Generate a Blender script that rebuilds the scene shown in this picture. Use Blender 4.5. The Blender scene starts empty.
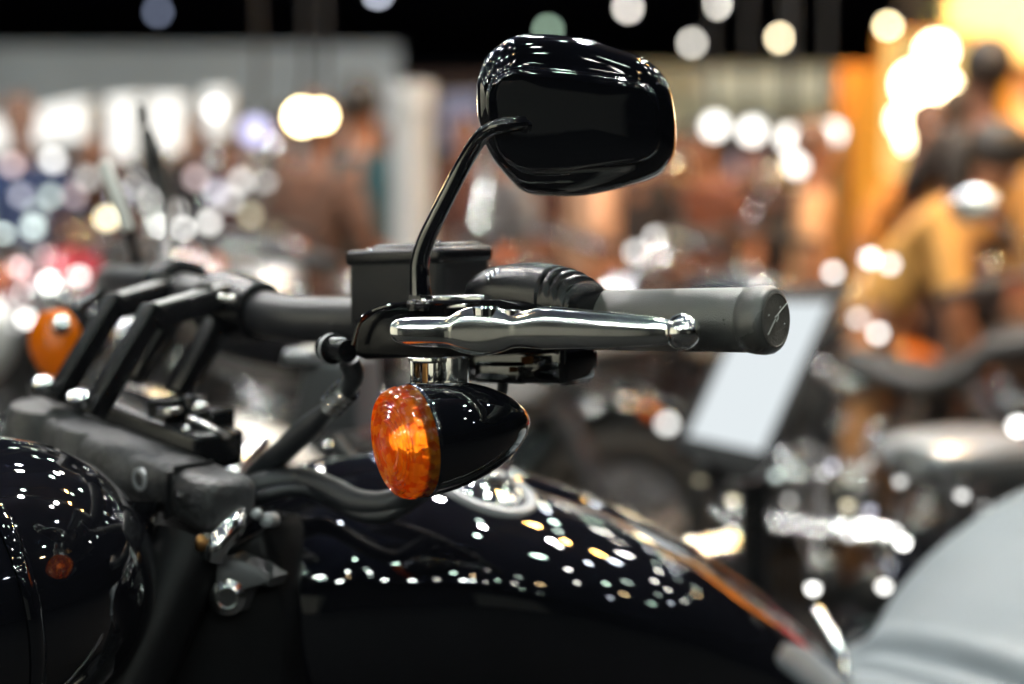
import bpy, bmesh, math, random
from mathutils import Vector, Matrix
random.seed(7)
S = bpy.context.scene
COL = S.collection
PI = math.pi
V = Vector

# ---------------------------------------------------------------- camera
PITCH = math.radians(5.5); CAMZ = 1.2; FPX = 1422.0
cam_d = bpy.data.cameras.new('camera'); cam = bpy.data.objects.new('camera', cam_d); COL.objects.link(cam)
cam.location = (0, 0, CAMZ); cam.rotation_euler = (PI/2 - PITCH, 0, 0)
cam_d.sensor_width = 36; cam_d.lens = 50; cam_d.clip_end = 300; cam_d.clip_start = .02
cam_d.dof.use_dof = True; cam_d.dof.focus_distance = .835; cam_d.dof.aperture_fstop = 2.5
S.camera = cam
S.render.resolution_x = 1024; S.render.resolution_y = 684
S.view_settings.view_transform = 'Standard'; S.view_settings.look = 'None'
S.view_settings.exposure = 0; S.view_settings.gamma = 1
S.cycles.use_denoising = True; S.cycles.denoiser = 'OPENIMAGEDENOISE'
S.cycles.adaptive_threshold = .005; S.cycles.sample_clamp_indirect = 8
S.cycles.max_bounces = 10; S.cycles.caustics_refractive = True
S.cycles.use_light_tree = True
FW = V((0, math.cos(PITCH), -math.sin(PITCH))); UP = V((0, math.sin(PITCH), math.cos(PITCH)))
def P(px, py, d):
    return V((0, 0, CAMZ)) + V((1, 0, 0))*((px-512)/FPX*d) + UP*((342-py)/FPX*d) + FW*d

# ---------------------------------------------------------------- world (hall interior: only a trace of ambient)
W = bpy.data.worlds.new('World'); S.world = W; W.use_nodes = True
W.node_tree.nodes['Background'].inputs[0].default_value = (.55, .62, .8, 1)
W.node_tree.nodes['Background'].inputs[1].default_value = .012

# ---------------------------------------------------------------- materials
def mat(name, col, rough=.5, metal=0, coat=0, bump=0, bscale=200, var=0, vscale=8, emit=None, es=0, trans=0, ior=1.5, spec=.5, sheen=0, aniso=0):
    m = bpy.data.materials.new(name); m.use_nodes = True
    nt = m.node_tree; b = nt.nodes['Principled BSDF']
    b.inputs['Base Color'].default_value = (*col, 1); b.inputs['Roughness'].default_value = rough
    b.inputs['Metallic'].default_value = metal; b.inputs['Coat Weight'].default_value = coat
    b.inputs['Coat Roughness'].default_value = .02
    b.inputs['Transmission Weight'].default_value = trans; b.inputs['IOR'].default_value = ior
    b.inputs['Specular IOR Level'].default_value = spec
    if sheen: b.inputs['Sheen Weight'].default_value = sheen
    if emit: b.inputs['Emission Color'].default_value = (*emit, 1); b.inputs['Emission Strength'].default_value = es
    tc = nt.nodes.new('ShaderNodeTexCoord')
    if bump:
        n = nt.nodes.new('ShaderNodeTexNoise'); n.inputs['Scale'].default_value = bscale; n.inputs['Detail'].default_value = 4
        nt.links.new(tc.outputs['Object'], n.inputs['Vector'])
        bp = nt.nodes.new('ShaderNodeBump'); bp.inputs['Strength'].default_value = bump; bp.inputs['Distance'].default_value = .001
        nt.links.new(n.outputs['Fac'], bp.inputs['Height']); nt.links.new(bp.outputs['Normal'], b.inputs['Normal'])
    if var:
        n = nt.nodes.new('ShaderNodeTexNoise'); n.inputs['Scale'].default_value = vscale; n.inputs['Detail'].default_value = 5
        nt.links.new(tc.outputs['Object'], n.inputs['Vector'])
        r = nt.nodes.new('ShaderNodeMapRange'); r.inputs[1].default_value = .3; r.inputs[2].default_value = .7
        r.inputs[3].default_value = 1-var; r.inputs[4].default_value = 1+var
        nt.links.new(n.outputs['Fac'], r.inputs[0])
        mx = nt.nodes.new('ShaderNodeVectorMath'); mx.operation = 'SCALE'; mx.inputs[0].default_value = col
        nt.links.new(r.outputs[0], mx.inputs['Scale']); nt.links.new(mx.outputs[0], b.inputs['Base Color'])
        r2 = nt.nodes.new('ShaderNodeMapRange'); r2.inputs[1].default_value = .3; r2.inputs[2].default_value = .7
        r2.inputs[3].default_value = max(0, rough-.08*(rough > .2)-.02); r2.inputs[4].default_value = min(1, rough+.08*(rough > .2)+.01)
        nt.links.new(n.outputs['Fac'], r2.inputs[0]); nt.links.new(r2.outputs[0], b.inputs['Roughness'])
    return m
def emi(name, col, s):
    m = bpy.data.materials.new(name); m.use_nodes = True; nt = m.node_tree; nt.nodes.clear()
    e = nt.nodes.new('ShaderNodeEmission'); e.inputs[0].default_value = (*col, 1); e.inputs[1].default_value = s
    o = nt.nodes.new('ShaderNodeOutputMaterial'); nt.links.new(e.outputs[0], o.inputs[0]); return m
M = dict(
    gloss=mat('gloss_black_paint', (.004, .0042, .006), .03, coat=1, var=.1, vscale=30),
    semi=mat('satin_black_metal', (.006, .006, .0075), .26, bump=.15, bscale=900, spec=.35),
    matte=mat('matte_black_plastic', (.008, .008, .010), .5, bump=.3, bscale=1500, var=.2, vscale=40, spec=.3),
    cast=mat('cast_dark_metal', (.042, .042, .046), .46, metal=.2, spec=.5, bump=1.6, bscale=170, var=.6, vscale=25),
    bar=mat('satin_bar_coating', (.022, .022, .026), .38, bump=.1, bscale=900, spec=.4),
    rubber=mat('grip_rubber', (.06, .06, .058), .33, bump=.4, bscale=1400, var=.25, vscale=22, spec=1.0),
    rubdark=mat('hose_rubber', (.02, .022, .026), .38, bump=.2, bscale=700),
    scratch=mat('scratched_line', (.5, .5, .48), .4),
    chrome=mat('polished_chrome', (.78, .78, .76), .06, metal=1, var=.06, vscale=60),
    bolt=mat('bright_bolt', (.7, .7, .7), .18, metal=1),
    brass=mat('brass_fitting', (.5, .26, .1), .3, metal=1),
    ring=mat('brushed_ring', (.32, .33, .35), .5, metal=.4, bump=.2, bscale=600),
    amber=mat('amber_lens', (1, .30, .015), .03, trans=1, ior=1.5, bump=1.0, bscale=170),
    reflector=mat('lamp_reflector', (.98, .9, .72), .18, metal=.9),
    bulb=mat('amber_bulb', (1, .35, .03), .1, trans=.6),
    glass=mat('mirror_glass', (.9, .9, .92), .01, metal=1),
    clear=mat('clear_lens', (1, 1, 1), .02, trans=1, ior=1.45),
    seat=mat('pale_grey_leather', (.15, .175, .195), .5, bump=.5, bscale=420, var=.08, vscale=12),
    lever=mat('polished_lever_metal', (.93, .92, .88), .13, metal=1, var=.05, vscale=60),
    bchrome=mat('bright_chrome', (.8, .8, .8), .16, metal=1),
    bengine=mat('grey_engine_metal', (.08, .08, .085), .42, metal=.7, var=.3),
    bblack=mat('black_frame_paint', (.012, .012, .014), .3),
    tyre=mat('tyre_rubber', (.012, .012, .012), .75),
    bamber=mat('amber_plastic', (1, .2, .0), .2, trans=.3),
    red=mat('red_paint', (.42, .01, .012), .12, coat=1), redl=mat('crimson_paint', (.5, .02, .04), .15, coat=1),
    blackp=mat('black_paint', (.008, .008, .01), .08, coat=1), silver=mat('silver_paint', (.45, .46, .48), .3, metal=.7),
    white=mat('white_paint', (.75, .75, .74), .3, coat=.5), bluep=mat('blue_paint', (.02, .06, .25), .12, coat=1),
    orangep=mat('orange_paint', (.7, .15, .01), .15, coat=1),
    perch=mat('black_perch_paint', (.004, .004, .005), .15, spec=.12),
    fork=mat('dull_fork_black', (.005, .005, .006), .45, spec=.15),
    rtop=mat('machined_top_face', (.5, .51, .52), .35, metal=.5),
    dseat=mat('black_seat_vinyl', (.02, .02, .02), .5),
)
# ---------------------------------------------------------------- the lamps' light
# amber lens: moulded prisms with facet light painted in, letting the inner bulb through
def amber_mat():
    m = bpy.data.materials.new('amber_lens'); m.use_nodes = True; nt = m.node_tree; L = nt.links.new
    b = nt.nodes['Principled BSDF']; b.inputs['Roughness'].default_value = .12; b.inputs['Coat Weight'].default_value = 1; b.inputs['Coat Roughness'].default_value = .02
    b.inputs['Transmission Weight'].default_value = .8; b.inputs['IOR'].default_value = 1.3
    tc = nt.nodes.new('ShaderNodeTexCoord'); vo = nt.nodes.new('ShaderNodeTexVoronoi'); vo.inputs['Scale'].default_value = 210; vo.feature = 'SMOOTH_F1'; vo.inputs['Smoothness'].default_value = .35; L(tc.outputs['Object'], vo.inputs['Vector'])
    mp = nt.nodes.new('ShaderNodeSeparateColor'); L(vo.outputs['Color'], mp.inputs[0])
    cr_ = nt.nodes.new('ShaderNodeValToRGB'); L(mp.outputs[0], cr_.inputs[0]); e = cr_.color_ramp.elements
    e[0].color = (.82, .13, .003, 1); e[1].color = (1, .36, .02, 1); e[0].position = .3; e[1].position = .7
    L(cr_.outputs[0], b.inputs['Base Color'])
    bp = nt.nodes.new('ShaderNodeBump'); bp.inputs['Strength'].default_value = .8; bp.inputs['Distance'].default_value = .0016; L(vo.outputs['Distance'], bp.inputs['Height']); L(bp.outputs['Normal'], b.inputs['Normal'])
    t = nt.nodes.new('ShaderNodeBsdfTranslucent'); L(cr_.outputs[0], t.inputs[0]); L(bp.outputs['Normal'], t.inputs['Normal'])
    mx = nt.nodes.new('ShaderNodeMixShader'); mx.inputs[0].default_value = .34; L(b.outputs[0], mx.inputs[1]); L(t.outputs[0], mx.inputs[2]); L(mx.outputs[0], nt.nodes['Material Output'].inputs[0]); return m
M['amber'] = amber_mat(); M['bulb'] = emi('running_bulb', (1, .42, .08), 3.4)  # glow added inside the signal to brighten its lens
E_LAMP = 240
M['lamp_n'] = emi('neutral_lamp_light', (1, .99, .93), E_LAMP)
M['lamp_g'] = emi('greenish_lamp_light', (.72, 1, .84), E_LAMP)
M['lamp_c'] = emi('cool_lamp_light', (.8, .88, 1), E_LAMP)
M['lamp_d'] = emi('dim_lamp_light', (.8, 1, .9), E_LAMP*.3)
M['lamp_w'] = emi('warm_lamp_light', (1, .72, .4), E_LAMP*.9)

# ---------------------------------------------------------------- helpers
def sm(bm):
    for f in bm.faces: f.smooth = True
def ob(name, bm, m, parent=None, org=V((0, 0, 0)), smooth=True, angle=35):
    """link bm as one mesh; org = world origin of the thing (verts are given in world space)"""
    bmesh.ops.recalc_face_normals(bm, faces=bm.faces)
    me = bpy.data.meshes.new(name)
    if smooth: sm(bm)
    if org.length: bmesh.ops.translate(bm, verts=bm.verts, vec=-org)
    bm.to_mesh(me); bm.free(); me.materials.append(M[m] if isinstance(m, str) else m)
    if smooth and angle: me.set_sharp_from_angle(angle=math.radians(angle))
    o = bpy.data.objects.new(name, me); COL.objects.link(o)
    if parent is not None: o.parent = parent
    elif org.length: o.location = org
    return o
def tag(o, label=None, cat=None, group=None, kind=None):
    if label: o['label'] = label
    if cat: o['category'] = cat
    if group: o['group'] = group
    if kind: o['kind'] = kind
    return o
def empty(name, loc, label, cat, group=None, rz=0):
    o = bpy.data.objects.new(name, None); COL.objects.link(o); o.location = loc; o.rotation_euler.z = rz; o.empty_display_size = .1
    return tag(o, label, cat, group)
def copy_tree(o, parent=None):
    c = o.copy(); COL.objects.link(c); c.parent = parent
    for ch in o.children: copy_tree(ch, c)
    return c
NB = bmesh.new
def frame(ax):
    ax = ax.normalized(); t = V((0, 0, 1)) if abs(ax.z) < .95 else V((1, 0, 0))
    u = ax.cross(t).normalized(); return ax, u, ax.cross(u).normalized()
def loft(bm, rings, cap=True):
    rs = [[bm.verts.new(p) for p in r] for r in rings]; n = len(rs[0])
    for a, b in zip(rs, rs[1:]):
        for i in range(n): bm.faces.new((a[i], a[(i+1) % n], b[(i+1) % n], b[i]))
    if cap:
        for r in (rs[0], rs[-1]):
            c = V((0, 0, 0))
            for v in r: c += v.co
            cv = bm.verts.new(c/n)
            for i in range(n): bm.faces.new((r[i], r[(i+1) % n], cv))
    return bm
def lathe(bm, o, ax, prof, n=48, cap=True):
    ax, u, w = frame(ax)
    return loft(bm, [[o+ax*a+(u*math.cos(t)+w*math.sin(t))*max(r, 1e-5) for t in [2*PI*k/n for k in range(n)]] for a, r in prof], cap)
def cr(pts, k=8):
    """Catmull-Rom through points (any vectors of equal length)"""
    out = []; n = len(pts)
    for i in range(n-1):
        p0, p1, p2, p3 = pts[max(i-1, 0)], pts[i], pts[i+1], pts[min(i+2, n-1)]
        for j in range(k):
            t = j/k
            out.append(tuple(.5*((2*b)+(-a+c)*t+(2*a-5*b+4*c-d)*t*t+(-a+3*b-3*c+d)*t**3) for a, b, c, d in zip(p0, p1, p2, p3)))
    out.append(tuple(pts[-1])); return out
def tube(bm, pts, r, n=20, k=8, cap=True, squash=1):
    """pts: list of Vectors; r number or list"""
    rr = r if isinstance(r, (list, tuple)) else [r]*len(pts)
    q = cr([(*p, a) for p, a in zip(pts, rr)], k) if k > 1 else [(*p, a) for p, a in zip(pts, rr)]
    c = [V(p[:3]) for p in q]; rings = []; u = None
    for i in range(len(c)):
        t = (c[min(i+1, len(c)-1)]-c[max(i-1, 0)]).normalized()
        if u is None: _, u, _w = frame(t)
        u = (u-t*u.dot(t)).normalized(); w = t.cross(u)
        rings.append([c[i]+(u*math.cos(a)+w*squash*math.sin(a))*q[i][3] for a in [2*PI*j/n for j in range(n)]])
    return loft(bm, rings, cap)
def obox(bm, c, h, ax=(V((1, 0, 0)), V((0, 1, 0)), V((0, 0, 1))), bev=0, seg=3, taper=1):
    vs = {}
    for i in (-1, 1):
        for j in (-1, 1):
            for k in (-1, 1):
                s = taper if k > 0 else 1
                vs[i, j, k] = bm.verts.new(c+ax[0]*h[0]*i*s+ax[1]*h[1]*j*s+ax[2]*h[2]*k)
    fs = []
    for q in (((-1,-1,-1),(1,-1,-1),(1,1,-1),(-1,1,-1)), ((-1,-1,1),(-1,1,1),(1,1,1),(1,-1,1)), ((-1,-1,-1),(-1,-1,1),(1,-1,1),(1,-1,-1)),
              ((-1,1,-1),(1,1,-1),(1,1,1),(-1,1,1)), ((-1,-1,-1),(-1,1,-1),(-1,1,1),(-1,-1,1)), ((1,-1,-1),(1,-1,1),(1,1,1),(1,1,-1))):
        fs.append(bm.faces.new([vs[a] for a in q]))
    if bev:
        es = list({e for f in fs for e in f.edges})
        bmesh.ops.bevel(bm, geom=es, offset=bev, segments=seg, affect='EDGES', profile=.5)
    return bm
def prism(bm, poly, vec, bev=0, seg=3):
    a = [bm.verts.new(p) for p in poly]; b = [bm.verts.new(p+vec) for p in poly]; n = len(a)
    f1 = bm.faces.new(a); f2 = bm.faces.new(b[::-1]); fs = [f1, f2]
    for i in range(n): fs.append(bm.faces.new((a[i], b[i], b[(i+1) % n], a[(i+1) % n])))
    if bev:
        es = list(set(f1.edges) | set(f2.edges)); bmesh.ops.bevel(bm, geom=es, offset=bev, segments=seg, affect='EDGES', profile=.5)
    return bm
def ball(bm, c, r, sc=(1, 1, 1), n=24):
    bmesh.ops.create_uvsphere(bm, u_segments=n, v_segments=n//2, radius=r, matrix=Matrix.Translation(c) @ Matrix.Diagonal((*sc, 1))); return bm

# ================================================================ SETTING
def sheet(name, x0, x1, y0, y1, z, m, th=.1):
    bm = NB(); obox(bm, V(((x0+x1)/2, (y0+y1)/2, z-th/2)), ((x1-x0)/2, (y1-y0)/2, th/2)); o = ob(name, bm, m, smooth=False); o['kind'] = 'structure'; return o
sheet('floor', -30, 30, -14, 62, 0, mat('grey_hall_carpet', (.006, .006, .007), .8, spec=.2, bump=.5, bscale=90, var=.3, vscale=1.5))
sheet('ceiling', -30, 30, -14, 62, 7.2, mat('dark_hall_ceiling', (.12, .15, .32), .8))
def wallbox(name, c, h, m, kind='structure'):
    bm = NB(); obox(bm, V(c), h); o = ob(name, bm, m, smooth=False); o['kind'] = kind; return o
dark = mat('dark_hall_wall', (.018, .018, .024), .8, var=.2)
wallbox('wall_back', (0, 62, 3.5), (30, .15, 3.5), dark)
wallbox('wall_front', (0, -14, 3.5), (30, .15, 3.5), dark)
wallbox('wall_left', (-30, 24, 3.5), (.15, 37.8, 3.5), dark)
wallbox('wall_right', (30, 24, 3.5), (.15, 37.8, 3.5), dark)

# ceiling spotlights, seen as rows of points in the paint
def ceiling_lamp(p, m, r=.095, label=None, group=None, aim=V((0, 0, -1))):
    o = empty('ceiling_lamp', p, label, 'lamp', group)
    bm = NB(); lathe(bm, p-aim*.0, -aim, [(-.02, r*1.12), (.0, r*1.15), (.12, r*1.05), (.2, r*.5), (.22, .03)], 20, False); ob('lamp_housing', bm, 'bblack', o, p)
    bm = NB(); lathe(bm, p, aim, [(0, r*.98), (.01, r*.8), (.016, .001)], 20); l = ob('lamp_lens', bm, m, o, p)
    if aim.z < -.99:
        bm = NB(); tube(bm, [V((p.x, p.y, p.z+.2)), V((p.x, p.y, 7.15))], .012, 6, 1); ob('hanging_rod', bm, 'bblack', o, p)
    return o
protos = {}
gi = 0
for yi in range(16):
    for xi in range(13):
        if random.random() < .16: continue
        x = -11+1.85*xi+random.uniform(-.3, .3); y = -9+2.5*yi+random.uniform(-.4, .4)
        k = random.choices(['lamp_n', 'lamp_g', 'lamp_c', 'lamp_w', 'lamp_d'], [4, 4, 1.5, 1, 5])[0]
        if k not in protos: protos[k] = o = ceiling_lamp(V((x, y, 6.3)), k, group='ceiling lamps over the hall')
        else: o = copy_tree(protos[k]); o.location = (x, y, 6.3)
        nm = {'lamp_n': 'white', 'lamp_g': 'pale green', 'lamp_c': 'bluish', 'lamp_w': 'warm yellow', 'lamp_d': 'dim'}[k]
        o['label'] = f'round {nm} ceiling lamp seen only as a spot reflected in the black tank'
        o['group'] = f'{nm} ceiling lamps reflected in the tank'

# ================================================================ MAIN MOTORCYCLE
BF = V((-.906, -.423, 0)).normalized(); BR = -BF; BL = V((.423, -.906, 0)).normalized(); Z = V((0, 0, 1))
G0 = P(575, 320, .890); G1 = P(747, 320, .814)
bx = (G1-G0).normalized()                       # along the left grip, outwards
bn = V((-bx.y, bx.x, 0)).normalized()           # away from camera, square to the bar
if bn.y < 0: bn = -bn
bf = -bn                                        # steering forward (towards the camera's left)
ROOT = V((-.02, 1.2, 0))
bike = empty('motorcycle', ROOT, 'glossy black cruiser in sharp focus in the foreground, with chrome lever and amber turn signal', 'motorcycle')
def part(name, bm, m, parent=bike, **k): return ob(name, bm, m, parent, ROOT, **k)

# --- grip
bm = NB(); Lg = (G1-G0).length
lathe(bm, G0, bx, [(-.004, .0150), (-.003, .0182), (.008, .0184), (.0085, .0179), (.0095, .0179), (.01, .0184), (Lg*.5, .0186), (Lg-.001, .0187), (Lg, .0182), (Lg+.0012, .0182), (Lg+.002, .0189),
                   (Lg+.007, .0197), (Lg+.012, .0199), (Lg+.0155, .0193), (Lg+.0178, .0178), (Lg+.0185, .0162)], 64)
grip = part('grip', bm, 'rubber')
E1 = G1+bx*(Lg*0+.0185)
bm = NB(); lathe(bm, E1, bx, [(-.001, .0160), (.0004, .0160), (.0008, .0150), (.0003, .0146), (.0002, .008), (.0003, .001)], 48)
capm = mat('worn_end_cap', (.085, .075, .068), .55, bump=.6, bscale=900, var=.35, vscale=90)
ecap = part('end_cap', bm, capm, grip)
cu = (V((0, 0, 1)).cross(bx)).normalized(); cv = bx.cross(cu).normalized()
if cv.z < 0: cv = -cv
rt = cu if cu.x > 0 else -cu                    # right-hand direction on the cap as seen
def capline(bm, a, b, w=.0004):
    pa = E1+rt*a[0]+cv*a[1]+bx*.0008; pb = E1+rt*b[0]+cv*b[1]+bx*.0008
    tube(bm, [pa, pb], w, 6, 1)
bm = NB()
for a, b in (((-.011, -.0075), (-.002, .0008)), ((.002, .004), (.0135, .0095)), ((-.0025, .0015), (.0035, .0045)), ((.001, .0005), (.0015, .0035)), ((.0035, .0065), (.0045, .0075)), ((.008, -.003), (.0088, -.0025)), ((-.010, .003), (-.0092, .0036)), ((-.001, -.001), (.001, .001))):
    capline(bm, a, b, .00028)
part('engraved_mark', bm, 'scratch', ecap)

# --- handlebar: through the clamps and away to the far side
def PB(u, dz=0): return G0-bx*u+Z*dz            # u metres inwards from the grip's inner end
cl = P(228, 309, 1.10)
bm = NB(); tube(bm, [G0-bx*.001, PB(.12), PB(.2), P(300, 319, 1.04), P(250, 311, 1.085), P(205, 300, 1.12), P(160, 287, 1.19), P(125, 283, 1.3), P(112, 283, 1.42)], [.0155, .016, .0168, .0172, .0172, .0172, .0165, .016, .016], 32)
part('handlebar', bm, 'bar')
bm = NB(); tube(bm, [P(122, 283, 1.33), P(112, 283, 1.46)], .0185, 24, 1); part('grip', bm, 'rubber')

# --- switch housing (ridged upper shell over the bar)
def shell(bm, secs, up=Z, n=40, p=2.4):
    """secs: (point, half height, half depth)"""
    rings = []
    for c, h, w in secs:
        r = []
        for k in range(n):
            t = 2*PI*k/n; ct, st = math.cos(t), math.sin(t)
            r.append(c+bn*math.copysign(abs(ct)**(2/p), ct)*w+up*math.copysign(abs(st)**(2/p), st)*h)
        rings.append(r)
    return loft(bm, rings)
bm = NB(); s = []
for px, top, bot in ((477, 289, 297), (480, 281, 305), (487, 272, 318), (498, 266, 325), (515, 263, 330), (535, 262, 335), (550, 264, 338), (557, 265.5, 340), (559, 272, 339), (560, 273, 338), (562, 267, 338), (565, 267.5, 338), (567, 275, 337), (568.5, 276, 337), (570.5, 270, 337), (573, 271, 336), (575, 279, 336), (576.5, 280, 336), (578.5, 274.5, 335), (581, 276, 335), (583, 284, 335), (584.5, 285, 334), (586.5, 281, 334), (589, 285, 334), (592, 296, 333)):
    d = .905-(px-500)*.0005
    s.append((P(px, (top+bot)/2, d), (bot-top)/2/FPX*d, (.024 if px < 559 else .0225)*min(1, (bot-top)/50)))
shell(bm, s); sw = part('switch_housing', bm, 'semi')
bm = NB()
for q in (489, 494, 499): lathe(bm, P(q, 280-(q-489)*.5, .885), (P(510, 274, .885)-P(480, 282, .885)), [(-.0016, .003), (-.0012, .0042), (.0006, .0042), (.001, .003)], 20)
part('terminal_screw', bm, 'bolt', sw)
# --- lower switch box
bm = NB(); ax3 = (bx, bn, Z)
obox(bm, P(528, 360, .905), (.042, .018, .0135), ax3, .005)
obox(bm, P(563, 368, .892), (.014, .015, .010), ax3, .004)
obox(bm, P(510, 371, .905), (.020, .013, .007), ax3, .003)
lo = part('switch_box', bm, 'gloss')
bm = NB(); obox(bm, P(580, 360, .895), (.010, .006, .006), ax3, .002); obox(bm, P(548, 366, .877), (.008, .002, .004), ax3, .001); part('switch_button', bm, 'semi', lo)
bm = NB(); tube(bm, [P(502, 375, .9), P(502, 392, .905), P(490, 410, .92)], .0035, 10); part('wire', bm, 'rubdark', lo)

# --- lever perch
perch = [(351, 350), (352, 335), (358, 320), (370, 310), (388, 304), (410, 301.5), (450, 300), (500, 300), (540, 304), (548, 312), (548, 346), (540, 352), (500, 355), (440, 357), (362, 360), (354, 357)]
bm = NB(); prism(bm, [P(x, y, .885-(x-400)*.00022) for x, y in perch], bn*.03, .0045, 5); pch = part('lever_perch', bm, 'perch', angle=60)
# arched rib around the perch's top corner
bm = NB(); tube(bm, [P(353, 345, .886), P(360, 322, .884), P(373, 311, .882), P(392, 305.5, .878), (P(425, 303.5, .872)), P(480, 302.5, .862)], .0016, 10); part('perch_rib', bm, 'gloss', pch)
bm = NB()
for x in (414, 424): lathe(bm, P(x, 304, .872), Z, [(-.004, .0035), (.0015, .0035), (.0022, .0022)], 6)
lathe(bm, P(419, 303, .872), Z, [(-.003, .0075), (0, .0075), (.0008, .006)], 20)
part('mirror_bolt', bm, 'semi', pch)
bm = NB(); obox(bm, P(459, 306, .868), (.008, .003, .0016), ax3, .0007); part('adjuster_plate', bm, 'bolt', pch)
bm = NB(); ball(bm, P(424, 301.5, .866), .0016); ball(bm, P(414, 302, .866), .0012); part('bolt_head', bm, 'chrome', pch)

# --- fluid reservoir with lid
rc = P(419, 291, .955)
bm = NB(); obox(bm, rc, (.042, .026, .023), ax3, .006, 4); rsv = part('fluid_reservoir', bm, 'matte')
bm = NB(); obox(bm, rc+Z*.0235, (.0435, .0275, .0055), ax3, .004, 5); obox(bm, rc+Z*.0275+bx*.008, (.031, .024, .0045), ax3, .0043, 5); lid = part('reservoir_lid', bm, 'semi', rsv)
bm = NB()
for a in (-.030, .036): lathe(bm, rc+Z*(.0285 if a < 0 else .0315)+bx*a*.9-bn*.018, Z, [(0, .003), (.0012, .003), (.0018, .002)], 16)
part('lid_screw', bm, 'bolt', lid)
bm = NB(); obox(bm, P(468, 302, .90), (.022, .012, .005), ax3, .002); part('reservoir_base', bm, 'bolt', rsv)

# --- clutch lever (chrome, shaped blade with ball end)
lev = [(391.5, 330, 1, 1, .845), (393, 330, 7, 5, .845), (397, 330.5, 11, 8, .845), (405, 331, 13.5, 10, .844), (420, 331.5, 15, 11, .843), (440, 332, 15.5, 11, .841), (452, 332, 17, 11, .840), (460, 331, 21, 10, .838), (472, 331, 24, 9.5, .836), (486, 331, 24.5, 9.5, .834),
       (500, 330.5, 22, 9.5, .832), (512, 330, 18.5, 9.5, .830), (522, 329.5, 18, 9.5, .828), (534, 328.5, 20, 10, .826), (548, 328, 21.5, 11, .824), (565, 328.5, 21, 11, .821), (590, 329.5, 19.5, 10.5, .816), (620, 330.5, 17.5, 10, .811), (650, 331.3, 15, 9.5, .806), (662, 331.5, 13.5, 9, .804), (672, 331.7, 11, 8, .802)]
q = cr(lev, 5); bm = NB(); rings = []
for px, py, h, w, d in q:
    c = P(px, py, d); r = []
    for k in range(40):
        t = 2*PI*k/40; ct, st = math.cos(t), math.sin(t)
        r.append(c+bn*math.copysign(abs(ct)**.85, ct)*max(w, .3)/FPX*d+UP*math.copysign(abs(st)**.85, st)*max(h, .3)/FPX*d)
    rings.append(r)
loft(bm, rings); ball(bm, P(682.5, 331.7, .802), .0104, n=40); leverm = part('clutch_lever', bm, 'lever', angle=60)
bm = NB(); lathe(bm, P(486, 308, .836), Z, [(-.004, .0085), (.0002, .0085), (.0012, .0075), (.0014, .001)], 32)
lathe(bm, P(513, 308, .832), Z, [(-.004, .006), (-.0012, .006), (-.0008, .005), (-.0007, .001)], 32); part('pivot_bolt', bm, 'chrome', leverm)
bm = NB()
bm.free()

# --- turn signal
sa = (P(529, 420, .862)-P(416, 441, .826)).normalized()      # towards the tip
SC = P(416.5, 440.5, .826); RS = .0332
SK = 1.06
prof = [(-.0012, 1), (0, 1.0), (.0008, 1.012), (.004, 1.01), (.012, .995), (.022, .955), (.032, .885), (.042, .785), (.05, .675), (.057, .545), (.0625, .41), (.0665, .28), (.069, .17), (.0703, .08), (.0708, .0)]
bm = NB(); lathe(bm, SC, sa, [(v[0]*(SK if v[0] > .012 else 1), RS*v[1]) for v in cr(prof, 4)], 96)
sig = part('turn_signal', bm, 'gloss', angle=50)
# amber lens: faceted outer band, domed face, hollow inside
bm = NB(); n = 96; _, su, sw_ = frame(sa); rnd = random.Random(3)
def lring(a, r, rip=0, ja=0, jr=0):
    out = []
    for k in range(n):
        t = 2*PI*k/n; z_ = 1 if (k % 4) < 2 else -1
        out.append(SC+sa*(a+ja*rnd.uniform(-1, 1))+(su*math.cos(t)+sw_*math.sin(t))*RS*(r+rip*z_+jr*rnd.uniform(-1, 1)))
    return out
loft(bm, [lring(.0, .99), lring(-.0012, 1.0), lring(-.0022, .985), lring(-.004, .985, .012, .0002), lring(-.0060, .970, .004), lring(-.0075, .985, .016, .0003), lring(-.0115, .965, .014, .0002), lring(-.0122, .955), lring(-.0135, .95), lring(-.0150, .92), lring(-.0160, .87), lring(-.0148, .85), lring(-.0138, .82, .004, .0002), lring(-.0150, .79), lring(-.0160, .77), lring(-.0157, .715), lring(-.0168, .69), lring(-.0163, .63), lring(-.0174, .605), lring(-.0169, .545), lring(-.0180, .52), lring(-.0175, .46), lring(-.0185, .435), lring(-.0182, .36), lring(-.0189, .3), lring(-.0192, .15), lring(-.0194, .01)], False)
lens = part('amber_lens', bm, 'amber', sig, angle=14)
bm = NB(); rr = [(-.0022, .02), (-.0024, .3), (-.0030, .5), (-.0045, .72), (-.0075, .92)]
rings = [[SC+sa*a+(su*math.cos(t)+sw_*math.sin(t))*RS*(r*(1+.10*((k//3) % 2)*(0 < i < 4))) for k, t in enumerate([2*PI*j/48 for j in range(48)])] for i, (a, r) in enumerate(rr)]
loft(bm, rings, False); part('reflector', bm, 'reflector', lens, angle=10)
bm = NB(); lathe(bm, SC-sa*.0025+Z*.002, -sa, [(0, .005), (.003, .006), (.006, .005), (.0085, .003), (.009, .0004)], 24); part('bulb', bm, 'bulb', lens)
# stalk
bm = NB(); obox(bm, P(429, 359.5, .852), (.0095, .008, .0017), ax3, .0006); obox(bm, P(437, 372, .850), (.0028, .006, .0075), ax3, .0008); obox(bm, P(418, 372, .853), (.0012, .006, .007), ax3, .0004)
st = part('signal_stalk', bm, 'chrome', sig)
bm = NB(); lathe(bm, P(456, 370, .848), UP, [(-.012, .0072), (-.0105, .008), (.007, .0082), (.008, .0075)], 28); part('stalk_collar', bm, 'bolt', st)
bm = NB(); obox(bm, P(428, 372, .862), (.0065, .002, .007), ax3); part('stalk_bush', bm, 'brass', st)

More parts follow.
